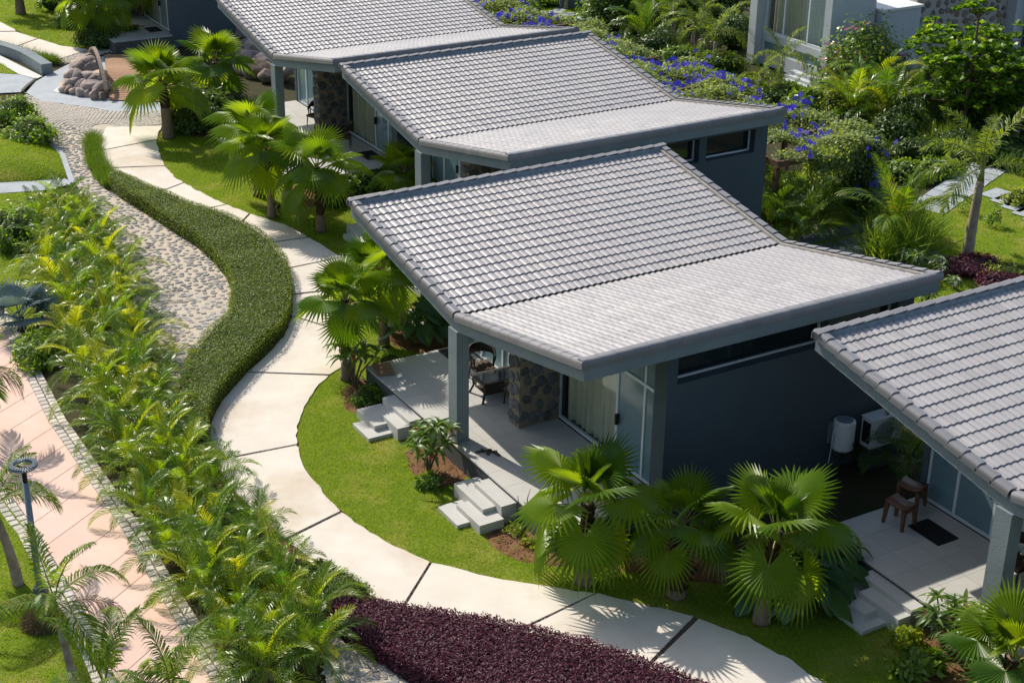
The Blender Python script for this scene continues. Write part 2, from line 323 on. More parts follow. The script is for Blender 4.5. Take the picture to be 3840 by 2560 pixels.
def add_slab(L, Rr, k):
    r2 = np.random.default_rng(100 + k); L = [at(*p) for p in L]; Rr = [at(*p) for p in Rr]
    def inset(a, b, g=.05):  # pull the joint ends apart
        return a
    Ls = smoothline(L, 3) if len(L) > 2 else [tuple(p[:2]) for p in L]; Rs = smoothline(Rr, 3) if len(Rr) > 2 else [tuple(p[:2]) for p in Rr]
    # joint gap: move first and last points along the edges
    def trim(P, g=.045):
        P = [Vector(p) for p in P]; P[0] = P[0] + (P[1] - P[0]).normalized() * g; P[-1] = P[-1] + (P[-2] - P[-1]).normalized() * g; return [tuple(p) for p in P]
    Ls, Rs = trim(Ls), trim(Rs)
    Lj = jag(Ls, .16, .012, r2, False); Rj = jag(Rs, .16, .016, r2, False)
    poly = ccw(Lj + Rj[::-1]); b = B(); b.slab(poly, -.01, .034)
    top = [(x, y, .034) for x, y in poly]
    b.ob('slab', M['concrete'], path)
add_slab([*first[0], PW[0][0]], [*first[1], PW[0][1]], 99)
for i in range(len(PW) - 1):
    add_slab([PW[i][0], *PW[i][2], PW[i + 1][0]], [PW[i][1], *PW[i][3], PW[i + 1][1]], i)
# pebbles in the joints
oct_v = [(1, 0, 0), (-.2, .95, 0), (-.85, -.5, 0), (0, 0, .7)]; oct_f = [(0, 1, 3), (1, 2, 3), (2, 0, 3)]
pp = []
for i in range(len(PW)):
    a, b = at(*PW[i][0]), at(*PW[i][1]); d = (b - a); n = int(d.length / .011)
    for j in range(n):
        q = a.lerp(b, random.random()); s = Vector((-d.y, d.x, 0)).normalized(); q += s * random.uniform(-.05, .05); pp.append((q.x, q.y, .003 + random.random() * .012))
pp = np.array(pp); X, Y, Z = axes_from(np.tile([0, 0, 1.], (len(pp), 1)) + rng.normal(size=pp.shape) * .2, rng)
V, F = batch(oct_v, oct_f, pp, X, Y, Z, rng.uniform(.012, .024, len(pp)))
tag(ob('joint_pebbles', npmesh('joint_pebbles', V, F, M['pebble']), path), kind='stuff')
# --- planting beds (soil) that interrupt the lawn
BEDS = {}
def bed(key, pts, z=.012):
    poly = jag(smoothline(W(*pts) + [at(*pts[0])], 3)[:-1], .2, .02, rng); BEDS[key] = poly
    o = sheet('planting_bed', ccw(poly), z, M['soil']); tag(o, kind='structure'); return o
bed('p1', [(930, 1040), (985, 1010), (1050, 1040), (1080, 1090), (1010, 1120), (950, 1095)])
bed('p2', [(1115, 1230), (1170, 1200), (1290, 1260), (1370, 1290), (1300, 1300), (1200, 1290), (1140, 1262)])
bed('p3', [(1290, 1250), (1500, 1240), (1700, 1290), (1650, 1340), (1480, 1318), (1360, 1300)])
bed('p4', [(785, 900), (830, 870), (890, 900), (880, 940), (800, 945)])
bed('p5', [(650, 440), (690, 425), (760, 440), (740, 470), (660, 475)])
bed('p6', [(2040, 1450), (2150, 1440), (2352, 1560), (2352, 1650), (2150, 1600)])
bed('p7', [(1700, 1290), (1900, 1270), (1960, 1330), (1900, 1370), (1760, 1330)])
bed('p8', [(410, 250), (520, 230), (560, 300), (480, 318), (420, 300)])
bed('p9', [(900, 720), (1010, 700), (1040, 810), (960, 810), (890, 780)])
# --- lawns
grass_tv = np.array([(-.0045, 0, 0), (.0045, 0, 0), (0, .016, .042)]); grass_tf = [(0, 1, 2)]
def lawn(label, pts, dens=700, gs=1., holes=(), mound=None, world=None):
    poly = jag(world or W(*pts), .35, .03, rng); o = sheet('lawn', ccw(poly), .008, M['turf']); tag(o, label, 'lawn', kind='structure')
    P = scatter(poly, dens, rng, holes); n = len(P)
    pos = np.c_[P, np.full(n, .006)]; nz = rng.normal(size=(n, 3)) * .45; nz[:, 2] = 1
    X, Y, Z = axes_from(nz, rng); V, F = batch(grass_tv, grass_tf, pos, X, Y, Z, rng.uniform(.7, 1.5, n) * gs)
    tag(ob('grass', npmesh('grass', V, F, M['grassblade']), o), kind='stuff'); return o
edge_r = [(373, 296), (362, 317), (362, 340), (370, 363), (378, 383), (400, 407), (423, 423), (467, 447), (520, 472), (573, 493), (627, 510), (667, 523), (717, 549), (775, 588), (800, 630), (802, 700), (798, 766), (792, 810), (780, 847), (752, 865), (723, 896), (700, 936), (687, 969), (681, 1002), (687, 1042), (695, 1068), (713, 1098), (743, 1135), (783, 1176), (817, 1201), (867, 1234), (927, 1264), (991, 1292), (1067, 1311), (1151, 1331), (1234, 1344), (1351, 1361), (1444, 1381), (1518, 1398), (1597, 1418), (1658, 1444), (1718, 1464), (1768, 1494), (1818, 1518), (1888, 1569), (1950, 1640)]
lawn('sunlit lawn between the winding concrete walkway and the villas', edge_r + [(2300, 1640), (2200, 1500), (1950, 1300), (1500, 1260), (1280, 1170), (1130, 1060), (1000, 900), (1000, 700), (900, 600), (880, 430), (800, 330), (500, 290), (430, 280)], 1500, 1., [BEDS[k] for k in BEDS])
lawn('bright green lawn beside the pink path and lamp post', [(-90, 1000), (0, 1110), (43, 1177), (60, 1204), (90, 1247), (147, 1357), (160, 1407), (187, 1457), (207, 1491), (250, 1570), (300, 1660), (-120, 1660), (-140, 1100)], 1300, 1.05)
lawn('lawn strip under the white-flowering shrubs beside the palm row', [(-60, 447), (100, 440), (150, 520), (130, 660), (60, 790), (20, 765), (-60, 860)], 600, 1.3)
lawn('lawn by the far walkway at the top of the photo', [(-40, 40), (0, 51), (37, 71), (80, 90), (140, 107), (203, 114), (240, 112), (300, 60), (250, -40), (-60, -40)], 260, 1.8)
lawn('small lawn beside the curved low wall', [(-30, 135), (0, 145), (43, 172), (-30, 166)], 260, 1.8)
lawn('lawn beyond the near villa with the ringed palm', [(2030, 560), (2110, 470), (2240, 400), (2480, 360), (2480, 830), (2250, 800), (2080, 690), (2040, 620)], 500, 1.4)
lawn('shaded grass under the flowering pergola', [(1760, 400), (1980, 380), (2060, 480), (2040, 560), (1900, 470)], 400, 1.6)
lawn('lawn around the dark planter box', [(1230, -10), (1230, 40), (1420, 45), (1440, -10)], 200, 2.)
# raised grassy mound on the left
mc = at(40, 395); b = B(); n, mr = 28, 14
MD = [at(x, y) for x, y in [(-80, 300), (0, 315), (60, 318), (115, 333), (143, 358), (156, 400), (150, 413), (60, 418), (-80, 424)]]
def inmound(P): return inpoly(P, MD)
def mz(P):  # height of the mound
    q = np.array([(a.x, a.y) for a in MD]); d = np.full(len(P), 9.)
    for i in range(len(q)):
        a, c = q[i], q[(i + 1) % len(q)]; t = np.clip(((P - a) @ (c - a)) / ((c - a) @ (c - a)), 0, 1); d = np.minimum(d, np.linalg.norm(P - (a + t[:, None] * (c - a)), axis=1))
    return .012 + .5 * (1 - np.exp(-d / .8))
lo = np.array([min(a.x for a in MD), min(a.y for a in MD)]); hi = np.array([max(a.x for a in MD), max(a.y for a in MD)])
gx, gy = np.meshgrid(np.linspace(lo[0], hi[0], 44), np.linspace(lo[1], hi[1], 44)); G = np.c_[gx.ravel(), gy.ravel()]; ins = inmound(G); Gz = np.where(ins, mz(G), -.1)
F = [(i * 44 + j, i * 44 + j + 1, i * 44 + 45 + j, i * 44 + 44 + j) for i in range(43) for j in range(43) if ins[[i * 44 + j, i * 44 + j + 1, i * 44 + 45 + j, i * 44 + 44 + j]].any()]
mo = ob('lawn_mound', npmesh('lawn_mound', np.c_[G, Gz], F, M['turf'], True)); tag(mo, 'raised grassy mound beside the cobbled stone bed', 'mound', kind='structure')
P = scatter(MD, 700, rng); pos = np.c_[P, mz(P)]; nz = rng.normal(size=(len(P), 3)) * .45; nz[:, 2] = 1; X, Y, Z = axes_from(nz, rng)
V, F = batch(grass_tv, grass_tf, pos, X, Y, Z, rng.uniform(1., 1.9, len(P))); tag(ob('grass', npmesh('grass', V, F, M['grassblade']), mo), kind='stuff')
# --- cobbled dry stone bed
SB_R = [(150, 283), (200, 313), (195, 350), (207, 393), (233, 430), (283, 460), (333, 490), (380, 522), (420, 548), (450, 566), (493, 606), (520, 639), (533, 672), (529, 722), (520, 752), (483, 782), (460, 812), (433, 839), (423, 866), (410, 900)]
SB_L = [(380, 900), (345, 800), (310, 700), (285, 620), (250, 540), (215, 470), (170, 420), (160, 400), (143, 360), (118, 333), (117, 290)]
sbp = ccw([tuple(p[:2]) for p in W(*SB_R, *SB_L)])
sb = sheet('dry_stone_bed', sbp, .004, M['mortar']); tag(sb, 'dry bed of grey stones set in sandy mortar beside the hedge', 'stone bed', kind='structure')
sb2p = ccw([tuple(p[:2]) for p in W((760, 1440), (800, 1485), (870, 1520), (950, 1575), (1000, 1640), (760, 1640), (740, 1500))])
sheet('mortar', sb2p, .004, M['mortar'], sb)
def stone_mesh(name, seed, m, h=.03, n=8):
    r = random.Random(seed); b = B(); rr = [r.uniform(.72, 1.1) for _ in range(n)]; aa = [(i + r.uniform(-.3, .3)) * 2 * math.pi / n for i in range(n)]
    ring = lambda s, z: [(rr[i] * s * math.cos(aa[i]), rr[i] * s * math.sin(aa[i]), z + r.uniform(-.003, .003)) for i in range(n)]
    b.v = ring(1, -.02) + ring(.97, h * .7) + ring(.8, h) + [(0, 0, h * 1.12)]
    for k in (0, 1):
        b.f += [(k * n + i, k * n + (i + 1) % n, (k + 1) * n + (i + 1) % n, (k + 1) * n + i) for i in range(n)]
    b.f += [(2 * n + i, 2 * n + (i + 1) % n, 3 * n) for i in range(n)]; b.m = [0] * len(b.f)
    return b.mesh(name, m)
def poisson(poly, dmin, rng, tries=9000, holes=()):
    q = np.array([(a[0], a[1]) for a in poly]); lo, hi = q.min(0), q.max(0); C = rng.uniform(lo, hi, (tries, 2)); C = C[inpoly(C, poly)]; cell = {}; out = []
    for p in C:
        k = (int(p[0] // dmin), int(p[1] // dmin)); ok = True
        for i in (-1, 0, 1):
            for j in (-1, 0, 1):
                for s in cell.get((k[0] + i, k[1] + j), ()):
                    if (s[0] - p[0]) ** 2 + (s[1] - p[1]) ** 2 < dmin * dmin: ok = False
        if ok: cell.setdefault(k, []).append(p); out.append(p)
    return np.array(out)
STV = [stone_mesh('stone', 20 + i, M['stone'], 1.) for i in range(8)]
stn = np.vstack([poisson(sbp, .152, rng, 22000), poisson(sb2p, .152, rng, 4000)])
stn = stn[np.argsort(np.linalg.norm(stn, axis=1))]
Vs, Fs = [], []; off = 0
def stone_place(P, parent, meshes, cap=300, size=(.068, .115), h=(.008, .022), jn='stone_field', m=None):
    global off
    big = []
    for i, p in enumerate(P):
        s = random.uniform(*size); rz = random.uniform(0, 6.28); sy = random.uniform(.6, .95); hh = random.uniform(*h)
        mt = Matrix.Translation((p[0], p[1], .004)) @ Matrix.Rotation(rz, 4, 'Z') @ Matrix.Diagonal((s * 1.12, s * sy, hh, 1))
        if i < cap: ob('stone', random.choice(meshes), parent, mat=mt)
        else: big.append((random.choice(meshes), mt))
    join(jn, big, parent, m)
def join(name, items, parent, m, smooth=False):
    """many copies of small meshes as one mesh"""
    if not items: return None
    cache = {}; VV, LL, LS = [], [], []; vo = 0; lo_ = 0
    for me, mt in items:
        if me.name not in cache:
            v = np.empty(len(me.vertices) * 3, np.float32); me.vertices.foreach_get('co', v); l = np.empty(len(me.loops), np.int32); me.loops.foreach_get('vertex_index', l)
            s = np.empty(len(me.polygons), np.int32); me.polygons.foreach_get('loop_start', s); cache[me.name] = (v.reshape(-1, 3), l, s)
        v, l, s = cache[me.name]; A = np.array(mt); VV.append(v @ A[:3, :3].T + A[:3, 3]); LL.append(l + vo); LS.append(s + lo_); vo += len(v); lo_ += len(l)
    me = bpy.data.meshes.new(name); V = np.vstack(VV).astype(np.float32); L = np.concatenate(LL); S = np.concatenate(LS)
    me.vertices.add(len(V)); me.vertices.foreach_set('co', V.ravel()); me.loops.add(len(L)); me.loops.foreach_set('vertex_index', L)
    me.polygons.add(len(S)); me.polygons.foreach_set('loop_start', S); me.materials.append(m)
    if smooth: me.polygons.foreach_set('use_smooth', np.ones(len(S), bool))
    me.update(calc_edges=True); return tag(ob(name, me, parent), kind='stuff')
stone_place(stn, sb, STV, 300, m=M['stone'])
# grey kerb strip between mound and bed, and the pale strip path left of it
kb = B(); Lk = smoothline(W((118, 333), (143, 360), (158, 400), (168, 424)), 4)
for a, c in zip(Lk[:-1], Lk[1:]):
    a, c = Vector(a), Vector(c); s = Vector((-(c - a).y, (c - a).x)).normalized() * .09
    kb.slab([a - s, a + s, c + s, c - s][::-1] if (c - a).cross(s) < 0 else [a - s, c - s, c + s, a + s], -.02, .07)
tag(kb.ob('kerb', M['bluestone']), 'blue-grey kerb edging the grassy mound', 'kerb', kind='structure')
gp = sheet('garden_path', ccw(W((-60, 424), (150, 411), (172, 422), (100, 438), (-60, 449))), .016, M['bluestone']); tag(gp, 'narrow grey stone path below the grassy mound', 'path', kind='structure')
# --- pink path with sett kerbs
PK_L = [(-60, 1015), (0, 1100), (60, 1186), (83, 1212), (110, 1262), (173, 1365), (200, 1419), (230, 1475), (250, 1520), (300, 1640)]
PK_R = [(540, 1640), (470, 1540), (410, 1440), (350, 1340), (287, 1228), (260, 1188), (213, 1118), (130, 996), (110, 966), (77, 899), (47, 842), (30, 799), (0, 750), (-60, 660)]
pkl = smoothline(W(*PK_L), 4); pkr = smoothline(W(*PK_R), 4); pk_poly = ccw(pkl + pkr)
pk = sheet('pink_path', pk_poly, .002, M['mortar']); tag(pk, 'pink stamped concrete path in the lower left corner', 'path', kind='structure')
def clip(poly, n, d):  # keep points with n.p >= d
    out = []
    for i in range(len(poly)):
        a, b = poly[i], poly[(i + 1) % len(poly)]; da = n[0] * a[0] + n[1] * a[1] - d; db = n[0] * b[0] + n[1] * b[1] - d
        if da >= 0: out.append(a)
        if da * db < 0: t = da / (da - db); out.append((a[0] + (b[0] - a[0]) * t, a[1] + (b[1] - a[1]) * t))
    return out
da, db = at(130, 1235), at(260, 1140); jd = (db - da); jd.z = 0; jd.normalize(); jn = Vector((-jd.y, jd.x, 0)); dd = [jn.x * p[0] + jn.y * p[1] for p in pk_poly]
q = min(dd)
while q < max(dd):
    c = clip(clip(pk_poly, (jn.x, jn.y), q + .008), (-jn.x, -jn.y), -(q + .78))
    if len(c) > 2: B().slab(ccw(c), -.01, .022).ob('slab', M['pink'], pk)
    q += .79
SETT = [B().add([(-.5, -.5, 0), (.5, -.5, 0), (.5, .5, 0), (-.5, .5, 0), (-.46, -.46, .8), (.46, -.46, .8), (.46, .46, .8), (-.46, .46, .8), (-.38, -.38, 1), (.38, -.38, 1), (.38, .38, 1), (-.38, .38, 1)],
    [(8, 9, 10, 11)] + [(a + i, a + (i + 1) % 4, a + 4 + (i + 1) % 4, a + 4 + i) for a in (0, 4) for i in range(4)]).mesh('sett', M['sett'])]
SETTF = SETT[0].copy(); SETTF.materials.clear(); SETTF.materials.append(M['settfan'])
setts = []
def kerb_setts(line, side):
    L = [Vector(p) for p in line]; s = 0
    for a, b in zip(L[:-1], L[1:]):
        d = (b - a); ln = d.length; t = d.normalized(); nn = Vector((-t.y, t.x)) * side
        while s < ln:
            p = a + t * s
            for r in range(2):
                q = p + nn * (.1 + r * .2) + t * (.1 * (r % 2)); setts.append(Matrix.Translation((q.x, q.y, -.02)) @ Matrix.Rotation(math.atan2(t.y, t.x) + random.uniform(-.05, .05), 4, 'Z') @ Matrix.Diagonal((.19, .185, .05 + random.uniform(-.004, .004), 1)))
            s += .2
        s -= ln
kerb_setts(pkl, -1); kerb_setts(pkr, -1)
setts.sort(key=lambda m: m.translation.length)
# kerb bases under the setts
for i, mt in enumerate(setts[:300]): ob('sett', SETT[0], pk, mat=mt)
join('sett_row', [(SETT[0], m) for m in setts[300:]], pk, M['sett'])
# --- plaza in the upper left: bluestone paving, fan setts, far slabs
bs = sheet('plaza', ccw(W((280, 112), (233, 131), (200, 142), (157, 148), (110, 172), (83, 187), (60, 213), (90, 232), (140, 238), (200, 246), (253, 256), (385, 256), (385, 225), (250, 215), (240, 130))), .006, M['bluestone']); tag(bs, 'blue-grey stone paving curving round the rock triangle by the footbridge', 'plaza', kind='structure')
bs2 = sheet('paving', ccw(W((-40, 162), (0, 167), (43, 171), (80, 182), (47, 212), (-40, 216))), .003, M['bluestone']); tag(bs2, 'pale grey-blue paving at the left edge by the curved wall', 'paving', kind='structure')
B().add([(*p[:2], z) for p, z in zip([at(47, 211), at(60, 198), at(82, 181), at(84, 184), at(63, 202), at(52, 213)], [.05] * 6)], [(0, 1, 2, 3, 4, 5)]).ob('drain_strip', M['black'], bs2)
fan1 = ccw(W((60, 216), (93, 232), (140, 239), (200, 247), (253, 257), (385, 257), (385, 287), (250, 294), (232, 312), (200, 310), (150, 284), (118, 300), (60, 300)))
fan2 = ccw(W((137, 138), (203, 115), (275, 114), (213, 131), (150, 147)))
for pl, lab, cen in ((fan1, 'cream fan-pattern setts where the walkway meets the plaza', at(235, 292)), (fan2, 'cream fan-pattern setts by the far walkway', at(200, 150))):
    so_ = sheet('sett_paving', pl, .002, M['mortar']); tag(so_, lab, 'setts', kind='structure'); L = []
    for r in range(3, 70):
        rad = r * .145; n = int(2 * math.pi * rad / .15)
        for j in range(n):
            q = 2 * math.pi * (j + .5 * (r % 2)) / n; L.append((cen.x + rad * math.cos(q), cen.y + rad * math.sin(q), q))
    L = np.array(L); L = L[inpoly(L[:, :2], pl)]; L = L[np.argsort(np.linalg.norm(L[:, :2], axis=1))]
    its = [Matrix.Translation((x, y, -.02)) @ Matrix.Rotation(q, 4, 'Z') @ Matrix.Diagonal((.138, .14, .045 + random.uniform(-.004, .004), 1)) for x, y, q in L]
    for mt in its[:300]: ob('sett', SETTF, so_, mat=mt)
    join('sett_field', [(SETTF, m) for m in its[300:]], so_, M['settfan'])
fp = sheet('far_path', ccw(W((-40, 40), (0, 52), (37, 71), (87, 91), (140, 107), (203, 115), (137, 137), (80, 127), (27, 112), (0, 104), (-40, 92))), -.01, M['soil']); tag(fp, 'pale slab walkway crossing the top left corner', 'path', kind='structure')
for pts in ([(-40, 40), (0, 52), (35, 70), (36, 73), (-40, 74)], [(-40, 76), (36, 75), (60, 82), (86, 90), (28, 111), (0, 103), (-40, 92)], [(89, 91), (140, 107), (203, 115), (137, 137), (80, 127), (31, 112)]):
    B().slab(ccw(W(*pts)), -.01, .034).ob('slab', M['concrete'], fp)
wg = sheet('white_gravel', ccw(W((-40, 112), (0, 128), (97, 176), (83, 182), (43, 171), (0, 146), (-40, 134))), .012, M['whitegravel']); tag(wg, 'band of white gravel below the curved low wall', 'gravel', kind='stuff')
# curved low wall
cw = B(); Lw = smoothline(W((-50, 112), (0, 125), (50, 143), (97, 172)), 4); pts = [Vector(p) for p in Lw]
for i in range(len(pts) - 1):
    a, c = pts[i], pts[i + 1]; s = Vector((-(c - a).y, (c - a).x)).normalized(); s = s if s.y > 0 else -s
    cw.slab(ccw([a, c, c + s * .45, a + s * .45]), -.03, .42)
tag(cw.ob('low_wall', M['render']), 'curved low grey wall above the white gravel', 'wall')
# triangle of white gravel and boulders
tg = sheet('white_gravel', ccw(W((120, 211), (200, 157), (250, 231))), .016, M['whitegravel']); tag(tg, 'white gravel triangle framing the boulders by the footbridge', 'gravel', kind='stuff')
def boulder_mesh(seed):
    r = np.random.default_rng(seed); import bmesh
    bm = bmesh.new(); bmesh.ops.create_icosphere(bm, subdivisions=3, radius=1.); pl = r.normal(size=(9, 3)); pl /= np.linalg.norm(pl, axis=1, keepdims=True); dd = r.uniform(.5, .85, 9)
    for v in bm.verts:
        p = np.array(v.co)
        for n_, d_ in zip(pl, dd):
            e = p @ n_ - d_
            if e > 0: p -= n_ * e * .92
        v.co = p * (1 + .012 * r.normal())
    me = bpy.data.meshes.new('boulder'); bm.to_mesh(me); bm.free(); me.materials.append(M['boulder']); return me
BM = [boulder_mesh(s) for s in range(7)]
ORD = ['first', 'second', 'third', 'fourth', 'fifth', 'sixth', 'seventh', 'eighth', 'ninth', 'tenth', 'eleventh', 'twelfth', 'thirteenth']
def boulder(x, y, r, z=0., lab='', grp='boulders beside the footbridge'):
    p = at(x, y); o = ob('boulder', random.choice(BM), None, (p.x, p.y, r * .45 + z), (random.uniform(-.4, .4), random.uniform(-.4, .4), random.uniform(0, 6.28)), (r * random.uniform(.9, 1.25), r * random.uniform(.75, 1.), r * random.uniform(.65, .9)))
    return tag(o, lab, 'boulder', grp)
BLD = [(145, 212, .2, 0), (158, 213, .26, 0), (172, 216, .24, 0), (186, 219, .3, 0), (202, 222, .24, 0), (218, 226, .3, 0), (234, 229, .22, 0), (156, 204, .36, 0), (175, 207, .42, .05), (193, 211, .34, .1), (210, 214, .44, .08), (228, 219, .36, .05), (166, 198, .4, .2), (186, 201, .5, .22), (206, 204, .4, .28), (224, 208, .44, .2), (238, 214, .34, .1), (180, 191, .42, .38), (198, 193, .46, .42), (216, 197, .4, .4), (232, 203, .36, .3), (192, 183, .36, .5), (206, 184, .4, .55), (220, 190, .34, .45), (198, 174, .34, .5)]
ROWS = [('front', 7), ('second', 5), ('third', 5), ('fourth', 4), ('fifth', 3), ('topmost', 1)]; k = 0
for nm, cnt in ROWS:
    for j in range(cnt): boulder(*BLD[k], '%s boulder from the left in the %s row of the pile by the footbridge' % (ORD[j], nm)); k += 1
for i, (x, y, r, z) in enumerate([(560, 120, .5, 0), (585, 125, .55, 0), (575, 150, .6, 0), (600, 155, .55, 0), (610, 168, .5, 0), (560, 165, .5, 0), (590, 175, .6, 0), (615, 185, .45, 0), (640, 185, .45, 0), (655, 190, .5, .3), (560, 100, .45, .2), (545, 145, .5, .2), (640, 170, .4, .5)]): boulder(x, y, r, z, 'grey boulder, %s in the heap along the gable of the third villa' % ORD[i], 'boulders beside the far villa')
# --- footbridge: deck of planks, arched handrail with posts
fb = thing('footbridge', 'wooden plank footbridge with an arched handrail beside the boulders', 'bridge', at(250, 232, 0)); o0 = fb.location
d0, d1, d2, d3 = at(250, 232), at(392, 236), at(392, 128), at(241, 128)
nP = 34
for i in range(nP):
    t0, t1 = i / nP, (i + .93) / nP; hh = lambda t: .05 + .5 * math.sin(math.pi * min(1, t * 1.0)) * .35
    a, b_, c, d = d0.lerp(d3, t0), d1.lerp(d2, t0), d1.lerp(d2, t1), d0.lerp(d3, t1)
    z = hh((t0 + t1) / 2); pb = B(); pb.prism([(*(p - o0)[:2], z - .04) for p in (a, b_, c, d)], [(*(p - o0)[:2], z) for p in (a, b_, c, d)]); pb.ob('plank', M['wood'], fb)
rp0, rp1 = at(247, 231), at(206, 150); n = 16; top = []
for i in range(n + 1):
    t = i / n; p = rp0.lerp(rp1, t) - o0; top.append(Vector((p.x, p.y, .1 + 1.25 * (math.sin(math.pi * (.06 + .94 * t) * .98)) ** .75)))
hr = B(); wv = Vector((.06, .03, 0))
for a, c in zip(top[:-1], top[1:]):
    dz = Vector((0, 0, .09)); hr.add([a - wv - dz, a + wv - dz, a + wv, a - wv, c - wv - dz, c + wv - dz, c + wv, c - wv], [(0, 1, 5, 4), (1, 2, 6, 5), (2, 3, 7, 6), (3, 0, 4, 7), (3, 2, 1, 0), (4, 5, 6, 7)])
hr.ob('handrail', M['rail'], fb)
for i in (1, 4, 7, 10, 13, 15):
    p = top[i]; B().box(p.x - .05, p.x + .05, p.y - .05, p.y + .05, 0, p.z - .05).ob('post', M['rail'], fb)
# ------------------------------------------------------------------ tiled villas
WV, WE, LU = 5.18, 10.09, 9.0
def zt(v): return 4.40 - .94 * v / WV if v <= WV else 3.46 + .94 * (v - WV) / (WE - WV)
def zb(v): return zt(v) - .31
def tile_mesh(name, m):
    b = B(); W_, Ln, h = .33, .40, .027; n = 12
    xs = [W_ * i / n for i in range(n + 1)]; pz = [h * (abs(math.sin(math.pi * x / (W_ / 2)))) ** 1.15 for x in xs]
    for x, z in zip(xs, pz): b.v.append((x, 0, .036 + z))
    for x, z in zip(xs, pz): b.v.append((x, Ln, .004 + z * .98))
    for x, z in zip(xs, pz): b.v.append((x, .004, .007 + z * .85))
    for x, z in zip(xs, pz): b.v.append((x, 0, .036 + z))
    for i in range(n):
        b.f.append((i, i + 1, n + 2 + i, n + 1 + i)); b.f.append((2 * (n + 1) + i, 2 * (n + 1) + i + 1, 3 * (n + 1) + i + 1, 3 * (n + 1) + i))
    b.m = [0] * len(b.f); me = b.mesh(name, m, False)
    me.polygons.foreach_set('use_smooth', [i % 2 == 0 for i in range(len(b.f))]); return me
TILE = tile_mesh('tile', M['tile'])
def cap_mesh(name, ln=.38, dz=.03):
    """rounded edge tile; x along the run, y inwards, z up; outer lip hangs at y=0"""
    prof = [(.20, .0), (.07, .012), (.03, 0), (.008, -.03), (0, -.07), (0, -.16)]; inn = [(.02, -.16), (.022, -.075), (.04, -.03), (.08, -.014), (.20, -.022)]
    P = prof + inn; b = B(); b.prism([(0, y, z + dz) for y, z in P], [(ln, y, z) for y, z in P])
    b.f[0] = b.f[0][::-1]; b.f[1] = b.f[1][::-1]; b.f[2:] = [q[::-1] for q in b.f[2:]]
    return b.mesh(name, M['cap'])
CAP = cap_mesh('ridge_tile'); CAP2 = cap_mesh('ridge_tile', dz=.007)
FST = [stone_mesh('stone', 60 + i, M['fieldstone'], 1., 9) for i in range(8)]
def wavy(m, v0, v1, u, z0, z1, pitch=.24, amp=.07, name='curtain', parent=None, zt_=None):
    n = int((v1 - v0) / pitch * 6); b = B()
    for i in range(n + 1):
        v = v0 + (v1 - v0) * i / n; d = amp * math.sin(i * 2 * math.pi / 6) * (1 + .4 * math.sin(i * .37)); b.v += [(u + d, -v, z0), (u + d, -v, z1 if zt_ is None else zt_(v))]
    b.f = [(2 * i, 2 * i + 2, 2 * i + 3, 2 * i + 1) for i in range(n)]; b.m = [0] * n
    return b.ob(name, m, parent, True)
FL = .525
def stair(parent, v0, steps, name='steps'):
    st = B().bv(steps[0][0], steps[0][1], v0 + steps[0][2], v0 + steps[0][3], -.05, steps[0][4]).ob('step', M['stepmat'], parent)
    for u0, u1, a, c, z in steps[1:]:
        B().bv(u0, u1, v0 + a, v0 + c, -.05, z).ob('step', M['stepmat'], parent)
